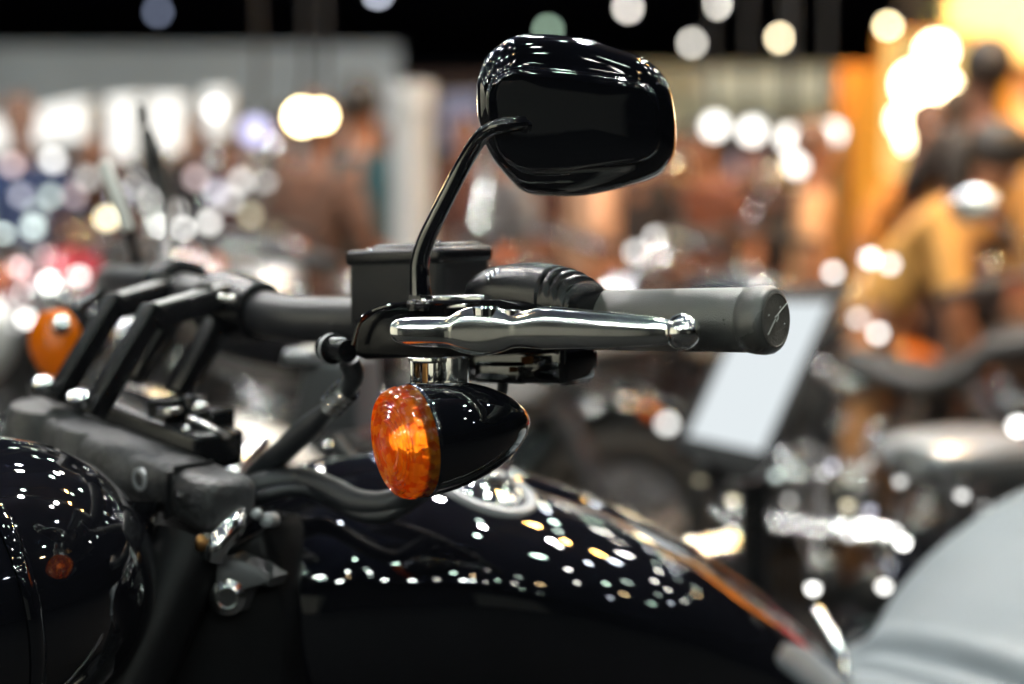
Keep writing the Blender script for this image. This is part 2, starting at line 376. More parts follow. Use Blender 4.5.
# --- rear-view mirror
mo = [(476.5, 94), (478, 78), (487.7, 55.4), (505.4, 41), (521.5, 35), (553.7, 34.5), (585.8, 39.3), (618, 49), (643.7, 58.6), (659.8, 71.5), (670, 88), (675.5, 116.5), (676, 145.4), (671, 161.5), (656.6, 176), (624.4, 187), (586, 195.3), (547, 196), (524.7, 192), (507, 177), (489, 153), (478.5, 123)]
mi = [(488, 100), (490.5, 88), (497, 77), (508, 70.5), (522, 68.5), (548, 70), (578, 73), (606, 77), (632, 81), (648, 88), (656, 98), (660, 116), (660, 138), (655, 152), (642, 160), (616, 164), (586, 168), (556, 171), (530, 171), (514, 165), (500, 151), (490.5, 122)]
def close(l, k=4):
    n = len(l); out = []
    for i in range(n):
        p0, p1, p2, p3 = l[i-1], l[i], l[(i+1) % n], l[(i+2) % n]
        for j in range(k):
            t = j/k; out.append(tuple(.5*(2*b+(-a+c)*t+(2*a-5*b+4*c-d)*t*t+(-a+3*b-3*c+d)*t**3) for a, b, c, d in zip(p0, p1, p2, p3)))
    return out
mo = close(mo); mi = close(mi); mcx, mcy = 578, 118
# mirror plane turned a little about the vertical: right edge farther
def MP(x, y, h): return P(x, y, .872+(x-578)*.00018+(y-118)*.00010-h)      # h: metres towards the camera
def mr(outl, s, h): return [MP(mcx+(x-mcx)*s, mcy+(y-mcy)*s, h) for x, y in outl]
def mix(t, h): return [MP(a[0]*(1-t)+b[0]*t, a[1]*(1-t)+b[1]*t, h) for a, b in zip(mo, mi)]
rings = [mr(mo, .955, -.012), mr(mo, .985, -.012), mr(mo, 1.0, -.010), mr(mo, 1.0, -.002), mix(.03, .0045), mix(.09, .0090), mix(.18, .0118), mix(.35, .0138), mix(.6, .0153), mix(.8, .0162), mix(.93, .0168), mix(.97, .0178), mix(1.0, .0200), mix(1.04, .0212), mr(mi, .93, .0218), mr(mi, .8, .0224), mr(mi, .6, .0230), mr(mi, .4, .0234), mr(mi, .2, .0236), mr(mi, .01, .0236)]
bm = NB(); loft(bm, rings); mirror = part('mirror', bm, 'gloss', angle=75)
bm = NB(); loft(bm, [mr(mo, .94, -.0125), mr(mo, .94, -.0135), mr(mo, .01, -.0140)]); part('mirror_glass', bm, 'glass', mirror)
bm = NB(); tube(bm, [P(421, 303, .885), P(420, 282, .885), P(420, 262, .884), P(427, 238, .880), P(444, 203, .873), P(463, 166, .864), P(478, 141, .852), P(489, 130.5, .842), P(503, 125.5, .836), P(524, 123, .842)],
                [.0072, .0066, .0060, .0056, .0052, .0050, .0048, .0046, .0046, .0045], 28); ms = part('mirror_stem', bm, 'gloss', mirror)
bm = NB(); ball(bm, P(523, 126, .846), .0072, n=32); part('ball_joint', bm, 'gloss', mirror)
bm = NB(); lathe(bm, P(421, 304, .885), Z, [(-.002, .0098), (.002, .0098), (.003, .0085), (.0055, .0082), (.006, .0065)], 6); part('lock_nut', bm, 'semi', ms)

# --- banjo bolt, hose and fittings at the perch
bd = (P(351, 352, .9)-P(322, 348, .93)).normalized()
bm = NB(); lathe(bm, P(325, 348, .93), bd, [(0, .006), (.001, .0082), (.006, .0085), (.0065, .007), (.0085, .007), (.009, .0098), (.012, .0098), (.0125, .0072), (.03, .0072)], 24); bj = part('banjo_bolt', bm, 'semi')
bm = NB(); lathe(bm, P(325, 348, .93), bd, [(.0088, .0102), (.0118, .0102)], 24, False); lathe(bm, P(338, 342, .915), UP, [(-.003, .005), (.002, .0055), (.003, .004)], 20); part('crush_washer', bm, 'ring', bj)
hp = [P(349, 362, .92), P(354, 376, .925), P(345, 392, .94), P(330, 408, .96), P(308, 428, .98), P(282, 452, 1.0), P(258, 474, 1.02), P(240, 500, 1.04), P(228, 540, 1.06)]
bm = NB(); tube(bm, hp, [.007, .007, .006, .006, .0085, .0085, .0085, .0085, .0085], 20); hs = part('brake_hose', bm, 'rubdark')
hd = (hp[3]-hp[2]).normalized()
bm = NB()
for k in range(4): lathe(bm, hp[2]+hd*(k*.0075-.004), hd, [(0, .006), (.001, .0092), (.003, .0092), (.004, .006)], 20, False)
part('hose_fitting', bm, 'bolt', hs)
bm = NB(); tube(bm, [P(236, 500, 1.0), P(258, 486, 1.0), P(300, 480, 1.0), P(330, 490, .98), P(362, 504, .96), P(400, 500, .95), P(440, 470, .98)], .0095, 20); part('cable_conduit', bm, 'rubdark')
bm = NB(); tube(bm, [P(240, 508, 1.0), P(262, 496, .99), P(300, 489, .99), P(332, 500, .975), P(362, 515, .955), P(396, 512, .945), P(440, 480, .97)], .005, 16); part('control_cable', bm, 'rubdark')
bm = NB(); tube(bm, [P(262, 440, 1.12), P(240, 462, 1.09), P(224, 490, 1.05), P(214, 530, 1.02), P(214, 560, 1.02)], .007, 16); part('chrome_line', bm, 'bchrome')
# dark instrument housing with a pale top edge, behind the hose
bm = NB(); prism(bm, [P(304, 358, 1.3), P(352, 364, 1.3), P(356, 430, 1.3), P(288, 438, 1.3)], V((.02, .07, 0)), .006); ih = part('instrument_housing', bm, mat('grey_housing_plastic', (.06, .062, .07), .45))
bm = NB(); prism(bm, [P(284, 350, 1.28), P(314, 350, 1.28), P(309, 364, 1.28), P(280, 364, 1.28)], V((.02, .05, .0)), .003); part('indicator_panel', bm, 'silver', ih)

# --- top yoke: cast crossbar over the forks
ya = P(226, 502, .95); yb = P(36, 424, 1.10); yd = (yb-ya).normalized(); yn = V((-yd.y, yd.x, 0)).normalized()
if yn.y < 0: yn = -yn
yu = yd.cross(yn).normalized(); yu = yu if yu.z > 0 else -yu
def ypt(t, up=0, n_=0): return ya.lerp(yb, t)+yu*up+yn*n_
bm = NB(); obox(bm, ypt(.10, -.0015), (.034, .022, .0185), (yd, yn, yu), .011, 5); obox(bm, ypt(.40, .0), (.060, .024, .0185), (yd, yn, yu), .015, 6)
lathe(bm, ypt(.66, -.02), yu, [(-.004, .02), (.0, .026), (.03, .027), (.037, .024), (.0375, .001)], 40)
lathe(bm, ypt(.93, -.02), yu, [(-.004, .02), (.0, .031), (.03, .031), (.038, .027), (.040, .001)], 40)
obox(bm, ypt(.78, .0), (.04, .02, .016), (yd, yn, yu), .008, 4)
yoke = part('top_yoke', bm, 'cast')
bm = NB(); obox(bm, ypt(.135, .0160, -.004), (.0009, .016, .0035), (yd, yn, yu)); obox(bm, ypt(.135, .0, -.0235), (.0009, .002, .016), (yd, yn, yu)); part('clamp_slot', bm, 'bblack', yoke)
bm = NB(); lathe(bm, ypt(.27, .003, -.0245), -yn, [(-.004, .008), (.0005, .008), (.001, .0055), (-.003, .005)], 20); part('pinch_bolt', bm, 'ring', yoke)
bm = NB(); lathe(bm, ypt(.09, .003, -.0225), -yn, [(-.002, .003), (.0012, .003), (.0016, .001)], 14); part('pinch_bolt', bm, 'bolt', yoke)
# fork tubes (raked forwards and down)
dn = (bf*.56-Z*.83).normalized()
for t_, nm in ((.08, 'a'), (.90, 'b')):
    f0 = ypt(t_, -.01, .0)
    bm = NB(); lathe(bm, f0, dn, [(.024, .0265), (.20, .0265), (.202, .025), (.55, .025), (.552, .031), (1.0, .031), (1.05, .026)], 40); fk = part('fork_tube', bm, 'fork')
# riser block bits behind the near fork
bm = NB(); obox(bm, P(170, 425, 1.03), (.012, .012, .02), ax3, .003); lathe(bm, P(195, 425, 1.02), UP, [(-.02, .008), (.02, .008), (.022, .006)], 16)
obox(bm, P(212, 432, 1.03), (.014, .012, .018), ax3, .004); rb = part('ignition_block', bm, 'semi')
bm = NB(); ball(bm, P(200, 408, 1.01), .006); ball(bm, P(187, 430, 1.0), .004); obox(bm, P(209, 427, 1.0), (.014, .003, .0015), (P(220, 432, 1.0)-P(200, 423, 1.0)).normalized() and ((P(220, 433, 1.0)-P(198, 422, 1.0)).normalized(), bn, Z)); obox(bm, P(170, 411, 1.01), (.008, .006, .003), ax3, .001)
part('chrome_nut', bm, 'bolt', rb)
# --- pullback risers: flat top clamp arms and sloping legs
def riser(a, b, c, dd, m='semi'):
    """a: clamp at the bar, b: elbow, c: foot"""
    r = empty
    bm = NB(); e1 = (b-a); l1 = e1.length; e1 = e1.normalized(); n1 = bx; u1 = e1.cross(n1).normalized(); u1 = u1 if u1.z > 0 else -u1
    obox(bm, (a+b)/2-u1*.010, (l1/2+.004, .0085, .009), (e1, n1, u1), .0025, 3)
    e2 = (c-b); l2 = e2.length; e2 = e2.normalized(); u2 = e2.cross(n1).normalized()
    obox(bm, (b+c)/2-u1*.006, (l2/2+.005, .0085, .0075), (e2, n1, u2), .0025, 3)
    o = part('riser', bm, m)
    bm = NB(); obox(bm, (a+b)/2-u1*.0008, (l1/2, .0078, .0004), (e1, n1, u1)); part('top_face', bm, 'rtop', o)  # pale plate paints the sheen on top of the arm
    # joint line of the two-piece clamp on top
    bm = NB(); obox(bm, a.lerp(b, .28)+u1*.0012, (.0009, .0088, .0024), (e1, n1, u1)); part('clamp_joint', bm, 'bblack', o)
    bm = NB(); lathe(bm, c-u1*.0-bn*.012+Z*.004, (V((0, -.5, .85))), [(-.004, .0075), (.003, .0075), (.0045, .005), (.0048, .001)], 20); part('riser_bolt', bm, 'bolt', o)
    bm = NB(); c2 = a-u1*.018+(c-b)*.95
    e3 = (c2-(a-u1*.018)); l3 = e3.length; e3 = e3.normalized(); u3 = e3.cross(n1).normalized()
    obox(bm, a-u1*.018+(c2-a+u1*.018)/2, (l3/2, .010, .008), (e3, n1, u3), .002, 2); part('riser_strut', bm, m, o)
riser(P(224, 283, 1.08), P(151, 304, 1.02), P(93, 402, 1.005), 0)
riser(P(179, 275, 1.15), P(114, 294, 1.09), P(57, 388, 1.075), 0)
bm = NB(); lathe(bm, P(258, 311, 1.078), (P(215, 303, 1.12)-P(270, 313, 1.07)), [(-.006, .019), (-.004, .0225), (.018, .026), (.03, .0275), (.048, .0275), (.052, .024)], 36); ccl = part('bar_clamp', bm, 'semi')
bm = NB(); lathe(bm, P(186, 292, 1.15), (P(150, 286, 1.2)-P(186, 292, 1.15)), [(-.0, .019), (.004, .026), (.03, .026), (.034, .02)], 36); part('bar_clamp', bm, 'semi')
bm = NB(); ball(bm, P(222, 298, 1.045), .0035); ball(bm, P(231, 300, 1.042), .0035); part('clamp_screw', bm, 'bolt', ccl)
# base plate the legs stand on
bm = NB(); obox(bm, P(150, 425, 1.055), (.085, .022, .014), (-yd, yn, yu), .005, 3); part('riser_base', bm, 'semi')
# far-side turn signal
fs = P(42, 345, 1.28)
bm = NB(); lathe(bm, fs+V((.012, .02, 0)), V((.6, .8, .05)), [(0, .031), (.02, .029), (.045, .018), (.06, .004)], 32); s2 = part('turn_signal', bm, 'gloss')
bm = NB(); lathe(bm, fs+V((.012, .02, 0)), V((-.6, -.8, -.05)), [(0, .031), (.014, .030), (.018, .025), (.02, .001)], 32); part('amber_lens', bm, mat('amber_lens_far', (1, .22, .003), .12, trans=.25), s2)
bm = NB(); tube(bm, [fs+V((.03, .03, .02)), P(75, 310, 1.3), P(110, 288, 1.36)], .008, 12); part('signal_stalk', bm, 'semi', s2)
bm = NB(); ball(bm, P(62, 326, 1.27), .009); part('acorn_nut', bm, 'bolt', s2)
# far-side mirror seen edge on, its chrome reflection painted white
bm = NB(); fe = (P(129, 232, 1.3)-P(103, 160, 1.3)).normalized(); fc = P(116, 196, 1.3)
_a, _u, _w = frame(fe); obox(bm, fc, (.034, .0038, .006), (fe, _u, _w), .003, 4); fm = part('lever_guard', bm, 'white')
bm = NB(); tube(bm, [P(139, 104, 1.5), P(143, 125, 1.5)], [.004, .006], 12, 2); ball(bm, P(145, 118, 1.5), .009, (.45, .9, 1.7)); mfar = part('mirror', bm, 'bblack')
bm = NB(); tube(bm, [P(146, 130, 1.5), P(152, 152, 1.5), P(160, 180, 1.5), P(168, 215, 1.49), P(165, 270, 1.42)], [.007, .010, .008, .006, .006], 14); part('mirror_stem', bm, 'bblack', mfar)
bm = NB(); tube(bm, [P(127, 225, 1.31), P(137, 262, 1.33), P(130, 284, 1.36)], .005, 12); part('guard_stem', bm, 'bblack', fm)

# --- headlight nacelle
hc = P(8, 588, .90); ha = (bf+V((0, 0, -.06))).normalized()
bm = NB(); lathe(bm, hc, -ha, [(-.085, .094), (-.08, .099), (-.065, .1005), (-.03, .1015), (.0, .0985), (.03, .089), (.055, .074), (.075, .055), (.09, .03), (.096, .001)], 80); hl = part('headlight', bm, 'gloss')
bm = NB(); lathe(bm, hc, ha, [(.083, .097), (.094, .096), (.1, .09), (.098, .085)], 64, False); part('headlight_rim', bm, 'chrome', hl)
bm = NB(); lathe(bm, hc, ha, [(.09, .088), (.098, .07), (.103, .04), (.105, .001)], 48); part('headlight_lens', bm, 'clear', hl)
bm = NB(); lathe(bm, hc, -ha, [(-.05, .102), (-.047, .1035), (-.043, .1035), (-.040, .102)], 80, False); part('seam_ring', bm, 'gloss', hl)
# cowl panel beside the headlight with creases that pick up the lamps
bm = NB(); secs = []
for x0, y0, x1, y1, d0, d1 in ((96, 500, 162, 502, .90, .95), (92, 530, 150, 540, .90, .94), (80, 570, 128, 590, .89, .92), (58, 620, 100, 640, .88, .90), (30, 684, 76, 700, .87, .89)):
    secs.append([P(x0, y0, d0)]+[P(x0+(x1-x0)*k/6, y0+(y1-y0)*k/6, d0+(d1-d0)*k/6-.018*math.sin(PI*k/6)) for k in range(1, 6)]+[P(x1, y1, d1), P(x1, y1, d1+.02), P(x0, y0, d0+.03)])
loft(bm, secs); part('headlight_cowl', bm, 'gloss')

# --- bracket, bolts and brass bits at the steering head
bm = NB(); prism(bm, [P(214, 562, .94), P(228, 556, .94), P(250, 566, .94), P(272, 578, .94), P(268, 588, .94), P(240, 584, .94), P(232, 614, .94), P(214, 612, .94)], V((.01, .015, 0)), .003); bk = part('cable_bracket', bm, 'bengine')
bm = NB(); lathe(bm, P(228, 597, .94), V((.1, -1, .1)), [(-.01, .012), (.002, .012), (.004, .009), (.005, .007), (.002, .006)], 24); part('bracket_bolt', bm, 'bolt', bk)
bm = NB(); tube(bm, [P(214, 560, .93), P(218, 545, .93), P(232, 525, .94), P(240, 505, .96)], [.007, .008, .009, .006], 14); part('bracket_arm', bm, 'bchrome', bk)
bm = NB(); lathe(bm, P(268, 520, .955), V((-.2, -1, .2)), [(-.01, .005), (.003, .005), (.004, .004), (.005, .001)], 20); ball(bm, P(257, 514, .95), .004); part('line_fitting', bm, 'ring')
bm = NB(); ball(bm, P(201, 543, .93), .0042, (1, 1, 1.4)); part('brass_fitting', bm, 'brass')
bm = NB(); tube(bm, [P(330, 440, 1.15), P(345, 460, 1.15), P(365, 470, 1.16)], .009, 16); jw = part('connector_plug', bm, 'rubdark')
bm = NB()
for x, y in ((327, 447), (338, 478), (370, 484), (333, 462)): ball(bm, P(x, y, 1.13), .005)
part('connector_screw', bm, 'bolt', jw)
# frame neck / dark mass under the hoses
bm = NB(); tube(bm, [P(190, 470, 1.12), P(250, 560, 1.16), P(300, 640, 1.2), P(360, 720, 1.26)], [.045, .05, .05, .05], 24, squash=.8); part('frame_neck', bm, 'semi')
bm = NB(); prism(bm, [P(232, 500, 1.13), P(300, 505, 1.13), P(340, 720, 1.13), P(120, 720, 1.13), P(190, 600, 1.13)], V((.03, .1, 0)), .01); part('side_cover', bm, 'fork')  # dull black, added where the lit floor would show
bm = NB(); prism(bm, [P(205, 560, .958), P(262, 528, .958), P(276, 560, .962), P(284, 620, .965), P(288, 740, .965), P(110, 740, .95)], V((.02, .05, 0)), .008); part('side_cover', bm, 'fork')  # added dull black sheet, hides the reflection in the tank front

# --- fuel tank
capc = P(487, 489, 1.065)
def tb(s, lat=0): return V((capc.x, capc.y, 0))+BR*s-BL*(.062)+BL*lat      # centre line over ground, lat towards camera side
ztop = [(-.19, .962), (-.14, None), (-.06, None), (0, None)]
def zat(px_, py_, s): d = tb(s).y/math.cos(PITCH); return P(px_, py_, tb(s).y*1.004).z
tank_secs = []                                                # s, half width, top z, depth below top
def zline(s):
    pts = [(-.20, 1.000), (-.12, 1.012), (-.04, 1.004), (.04, .985), (.12, .955), (.20, .915), (.28, .868), (.35, .82), (.40, .782), (.43, .752), (.46, .72)]
    for (a, za), (b, zb) in zip(pts, pts[1:]):
        if a <= s <= b: t = (s-a)/(b-a); return za+(zb-za)*t
    return pts[0][1] if s < pts[0][0] else pts[-1][1]
wl = cr([(-.205, .012), (-.195, .045), (-.16, .085), (-.10, .120), (-.02, .145), (.08, .152), (.18, .140), (.28, .115), (.36, .085), (.42, .055), (.45, .030), (.458, .012)], 5)
bm = NB(); rings = []
TN = 96
def tsec(s, w, k, nn=TN):
    t = 2*PI*k/nn; ct, st = math.cos(t), math.sin(t); zt = zline(s)-.052*(1-min(1, w/.145))
    hh = .085*min(1, (w/.10))**.7+.0
    zc = zt-hh; lower = 1.35
    x = math.copysign(abs(ct)**.93, ct)*w; z = math.copysign(abs(st)**.93, st)*hh*(1 if st > 0 else lower)
    return tb(s, x)+Z*(zc+z)
for s_, w_ in wl: rings.append([tsec(s_, max(w_, .008), k) for k in range(TN)])
loft(bm, rings); tank = part('fuel_tank', bm, 'gloss', angle=60)
# smoothing of the z profile is in the mesh; a raised console spine along the top
bm = NB(); sp = []
for s_ in [x*.02-.14 for x in range(27)]:
    z_ = zline(s_)-.052*(1-min(1, ([w for a, w in wl if a <= s_] or [.1])[-1]/.145)); c = tb(s_)+Z*(z_-.004); hw = .022*(1 if s_ < .25 else max(.2, (.4-s_)/.15))
    sp.append([c+BL*hw*1.4-Z*.006, c+BL*hw+Z*.006, c+BL*hw*.5+Z*.011, c+Z*.0125, c-BL*hw*.5+Z*.011, c-BL*hw+Z*.006, c-BL*hw*1.4-Z*.006, c-Z*.012])
loft(bm, sp); part('tank_console', bm, 'gloss', tank, angle=70)
# filler cap: find surface below capc
capn = (V((0, 0, 1))+BL*.33+BR*.22).normalized()
bm = NB(); lathe(bm, capc, capn, [(-.03, .042), (-.004, .0425), (.0, .0400), (.0025, .0385), (.0035, .0355), (.0028, .0325), (.0005, .0315), (-.001, .031)], 64, False); fc_ = part('filler_cap', bm, 'ring', tank)
bm = NB(); lathe(bm, capc, capn, [(-.002, .0312), (.001, .030), (.004, .026), (.0065, .018), (.0075, .008), (.0078, .001)], 48); part('cap_dome', bm, 'chrome', fc_)
bm = NB(); obox(bm, capc+capn*.008, (.02, .003, .0022), (BR, BL, capn), .0015); ball(bm, capc+capn*.009, .006); part('cap_latch', bm, 'bolt', fc_)
bm = NB(); lathe(bm, capc-capn*.004, capn, [(-.04, .062), (-.006, .060), (.0, .05), (.0005, .043)], 64, False); part('cap_recess', bm, 'gloss', fc_)

# --- seat (pale grey) behind the tank
bm = NB(); rings = []
ss = cr([(.435, .04, .735, .02), (.45, .10, .745, .06), (.47, .14, .760, .09), (.52, .155, .785, .11), (.57, .16, .825, .14), (.62, .165, .862, .16), (.68, .165, .895, .17), (.76, .17, .910, .17), (.88, .17, .905, .16), (1.0, .14, .905, .13), (1.06, .06, .885, .08)], 16)
for s_, w_, z_, h_ in ss:
    r = []
    for k in range(220):
        t = 2*PI*k/220; ct, st = math.cos(t), math.sin(t)
        x = math.copysign(abs(ct)**.75, ct)*w_; zz = math.copysign(abs(st)**.75, st)*h_/2
        # soft folds running along the side
        fold = (.003*math.sin(zz*55+s_*16)-.022*math.exp(-((zz-(.030-.20*(s_-.50)))/.015)**2)-.016*math.exp(-((zz-(-.014-.18*(s_-.50)))/.012)**2))*(abs(ct)**.5)*(1 if x > 0 else -1)
        dz = (-.011*math.exp(-((s_-.497-.10*x)/.0075)**2)+.006*math.exp(-((s_-.515-.10*x)/.010)**2)-.006*math.exp(-((s_-.468-.05*x)/.006)**2)+.003*math.sin(s_*38+x*9))*(1 if st > 0 else 0)*abs(st)**.4
        r.append(tb(s_, x+fold)+Z*(z_-h_/2+zz+dz))
    rings.append(r)
loft(bm, rings); seat = part('seat', bm, 'seat', angle=80)
bm = NB(); tube(bm, [P(818, 612, 1.31), P(832, 636, 1.28), P(842, 660, 1.26), P(848, 700, 1.24)], .006, 12); part('tank_trim', bm, 'bchrome', tank)

# --- rest of the machine below the frame: wheels, engine, rear fender
def wheel(bmt, bmr, bms, c, R, wy, lat):
    fwd = V((lat.y, -lat.x, 0))
    n = 48
    rings = []
    for k in range(n):
        a = 2*PI*k/n; rad = fwd*math.cos(a)+Z*math.sin(a)
        rings.append([c+rad*(R-wy*.5+wy*.5*math.cos(b))+lat*wy*.5*math.sin(b) for b in [2*PI*j/12 for j in range(12)]])
    rings.append(rings[0])
    loft(bmt, rings, False)
    lathe(bmr, c-lat*wy*.4, lat, [(0, R-wy*.85), (0, R-wy*1.15), (wy*.8, R-wy*1.15), (wy*.8, R-wy*.85)], 40, False)
    lathe(bms, c-lat*.05, lat, [(0, .03), (.02, .045), (.08, .045), (.1, .03)], 20)
    for k in range(10):
        a = 2*PI*k/10; rad = fwd*math.cos(a)+Z*math.sin(a); tube(bms, [c+rad*.03, c+rad*(R-wy)], .009, 8, 1)
fax = ypt(.49)+dn*1.0; fax.z = .33; bft = bf
for c, lat in ((V((fax.x, fax.y, .33)), bx), (V((*(tb(.95).xy), .33)), BL)):
    a, b, c2 = NB(), NB(), NB(); wheel(a, b, c2, c, .33, .13, lat)
    w = part('wheel', a, 'tyre'); part('rim', b, 'bblack', w); part('spokes', c2, 'bblack', w)
bm = NB(); ec = tb(.18)
for s_, tl in ((.08, -.35), (.26, .35)):
    for k in range(11): lathe(bm, V((*tb(s_).xy, .47))+(BR*tl+Z).normalized()*(.022*k), (BR*tl+Z), [(0, .075), (.012, .08), (.013, .065), (.022, .065)], 24)
obox(bm, V((*tb(.17).xy, .38)), (.2, .13, .13), (BR, BL, Z), .04); part('engine', bm, 'bengine')
bm = NB(); tube(bm, [V((*tb(-.14).xy, .93)), V((*tb(-.2).xy, .5)), V((*tb(-.05).xy, .22)), V((*tb(.5).xy, .22)), V((*tb(.95).xy, .33)), V((*tb(.75).xy, .68)), V((*tb(.3).xy, .72))], .022, 16); part('frame', bm, 'bblack')
bm = NB(); tube(bm, [V((*tb(.05, .12).xy, .6)), V((*tb(.0, .2).xy, .4)), V((*tb(.2, .2).xy, .28)), V((*tb(1.1, .2).xy, .3))], .03, 20); part('exhaust_pipe', bm, 'bchrome')

# ================================================================ BACKGROUND MOTORCYCLES (local: forward +X)
def build_bike(paint, seatm, name='motorcycle'):
    r = bpy.data.objects.new(name, None); COL.objects.link(r); r.empty_display_size = .1
    X, Y = V((1, 0, 0)), V((0, 1, 0))
    def pt(n_, b, m, par=r, **k): return ob(n_, b, m, par, **k)
    for cx, wy, rr_ in ((.78, .11, .33), (-.76, .15, .32)):
        a, b, c2 = NB(), NB(), NB(); wheel(a, b, c2, V((cx, 0, rr_)), rr_, wy, Y); w = pt('wheel', a, 'tyre'); pt('rim', b, 'bchrome', w); pt('spokes', c2, 'bchrome', w)
        bm = NB(); lathe(bm, V((cx, .07, rr_)), Y, [(0, .13), (.005, .13), (.006, .07), (.0, .07)], 32, False); pt('brake_disc', bm, 'bolt', w)
    for sy in (-1, 1):
        bm = NB(); tube(bm, [V((.78, .1*sy, .33)), V((.62, .1*sy, .66)), V((.46, .1*sy, 1.0))], [.032, .028, .026], 14, 1); pt('fork_leg', bm, 'bchrome')
    bm = NB(); obox(bm, V((.46, 0, 1.0)), (.05, .13, .02), bev=.01); pt('yoke', bm, 'bchrome')
    bm = NB(); lathe(bm, V((.5, 0, .88)), X, [(0, .03), (.03, .075), (.09, .095), (.12, .098), (.13, .09)], 32); h = pt('headlight', bm, 'bchrome')
    bm = NB(); lathe(bm, V((.5, 0, .88)), X, [(.128, .088), (.14, .06), (.145, .001)], 28); pt('headlight_lens', bm, 'white', h)
    bm = NB(); tube(bm, [V((.12, -.40, 1.08)), V((.25, -.30, 1.12)), V((.40, -.12, 1.10)), V((.43, 0, 1.04)), V((.40, .12, 1.10)), V((.25, .30, 1.12)), V((.12, .40, 1.08))], .013, 12); hb = pt('handlebar', bm, 'bblack')
    for sy in (-1, 1):
        bm = NB(); tube(bm, [V((.20, .335*sy, 1.10)), V((.08, .43*sy, 1.07))], .019, 14, 1); pt('grip', bm, 'tyre')
        bm = NB(); tube(bm, [V((.30, .30*sy, 1.11)), V((.22, .36*sy, 1.10)), V((.14, .45*sy, 1.07))], [.012, .008, .007], 10); pt('brake_lever' if sy < 0 else 'clutch_lever', bm, 'bchrome')
        bm = NB(); tube(bm, [V((.28, .27*sy, 1.12)), V((.25, .32*sy, 1.22)), V((.22, .38*sy, 1.28))], .006, 8); m_ = pt('mirror', bm, 'bchrome')
        bm = NB(); ball(bm, V((.22, .42*sy, 1.30)), .05, (.35, 1.4, .9), 20); pt('mirror_shell', bm, 'bchrome', m_)
        bm = NB(); lathe(bm, V((.36, .24*sy, 1.04)), X, [(-.05, .004), (-.03, .022), (0, .031)], 20, False); s_ = pt('turn_signal', bm, 'bchrome')
        bm = NB(); lathe(bm, V((.36, .24*sy, 1.04)), X, [(0, .03), (.015, .027), (.02, .001)], 20); pt('amber_lens', bm, 'bamber', s_)
        bm = NB(); lathe(bm, V((-.98, .16*sy, .62)), -X, [(-.05, .004), (-.03, .022), (0, .031), (.012, .028), (.016, .001)], 20); pt('turn_signal', bm, 'bamber')
    # tank
    def body(n_, secs, m, par=r):
        bm = NB(); rings = []
        for x, w, zt, h_ in cr(secs, 4):
            rings.append([V((x, math.copysign(abs(math.cos(t))**.85, math.cos(t))*w, zt-h_/2+math.copysign(abs(math.sin(t))**.85, math.sin(t))*h_/2)) for t in [2*PI*k/28 for k in range(28)]])
        loft(bm, rings); o = pt(n_, bm, m, par, angle=70); o.material_slots[0].link = 'OBJECT'; o.material_slots[0].material = M[m]; return o
    tk = body('fuel_tank', [(.38, .04, .97, .08), (.34, .09, .99, .17), (.2, .15, 1.0, .24), (.02, .14, .96, .22), (-.14, .09, .87, .12), (-.2, .04, .82, .06)], paint)
    bm = NB(); lathe(bm, V((.17, 0, .985)), Z, [(0, .045), (.015, .045), (.022, .035), (.024, .001)], 28); pt('filler_cap', bm, 'bchrome', tk)
    body('seat', [(-.12, .06, .80, .06), (-.2, .12, .79, .10), (-.4, .16, .75, .11), (-.52, .15, .80, .12), (-.6, .12, .86, .11), (-.85, .11, .88, .09), (-.95, .06, .87, .06)], seatm)
    for cx, R_, a0, a1, nm in ((-.76, .36, .15, 2.9, 'rear_fender'), (.78, .36, .5, 2.3, 'front_fender')):
        bm = NB(); rings = []
        for k in range(17):
            a = a0+(a1-a0)*k/16; rad = V((math.cos(a), 0, math.sin(a))); c = V((cx, 0, .32))+rad*R_
            rings.append([c+Y*.085*math.cos(b)+rad*.035*math.sin(b) for b in [PI*j/8 for j in range(9)]]+[c+Y*.08*math.cos(b)+rad*.03*math.sin(b) for b in [PI*j/8 for j in range(8, -1, -1)]])
        loft(bm, rings); o = pt(nm, bm, paint); o.material_slots[0].link = 'OBJECT'; o.material_slots[0].material = M[paint]
    # engine
    bm = NB(); obox(bm, V((.02, 0, .36)), (.2, .12, .12), bev=.05, seg=4); en = pt('engine', bm, 'bengine')
    for tl in (-.42, .42):
        bm = NB(); a = V((tl, 0, 1)).normalized()
        for k in range(12): lathe(bm, V((.02+tl*.15, 0, .44))+a*(.021*k), a, [(0, .062), (.001, .085), (.010, .085), (.011, .062), (.021, .062)], 24, False)
        cy = pt('cylinder', bm, 'bengine', en)
        bm = NB(); obox(bm, V((.02+tl*.15, 0, .44))+a*.27, (.09, .075, .03), (V((1, 0, -tl)).normalized(), Y, a), .02, 4); pt('rocker_cover', bm, 'bchrome', en)
        for sy in (-1, 1):
            bm = NB(); tube(bm, [V((.0+tl*.05, .09*sy, .40)), V((.0+tl*.7*.35+.0, .075*sy, .66))], .012, 10, 1); pt('pushrod_tube', bm, 'bchrome', en)
    for sy in (-1, 1):
        bm = NB(); lathe(bm, V((.04, .12*sy, .35)), Y*sy, [(0, .12), (.02, .12), (.035, .10), (.042, .05), (.044, .001)], 36); pt('timing_cover', bm, 'bchrome', en)
        bm = NB(); lathe(bm, V((-.2, .11*sy, .36)), Y*sy, [(0, .09), (.03, .09), (.04, .06), (.042, .001)], 32); pt('clutch_cover', bm, 'bchrome', en)
        bm = NB(); lathe(bm, V((.02, .10*sy, .64)), Y*sy, [(0, .06), (.03, .09), (.06, .09), (.075, .06), (.08, .001)], 36); pt('air_cleaner', bm, 'bchrome', en)
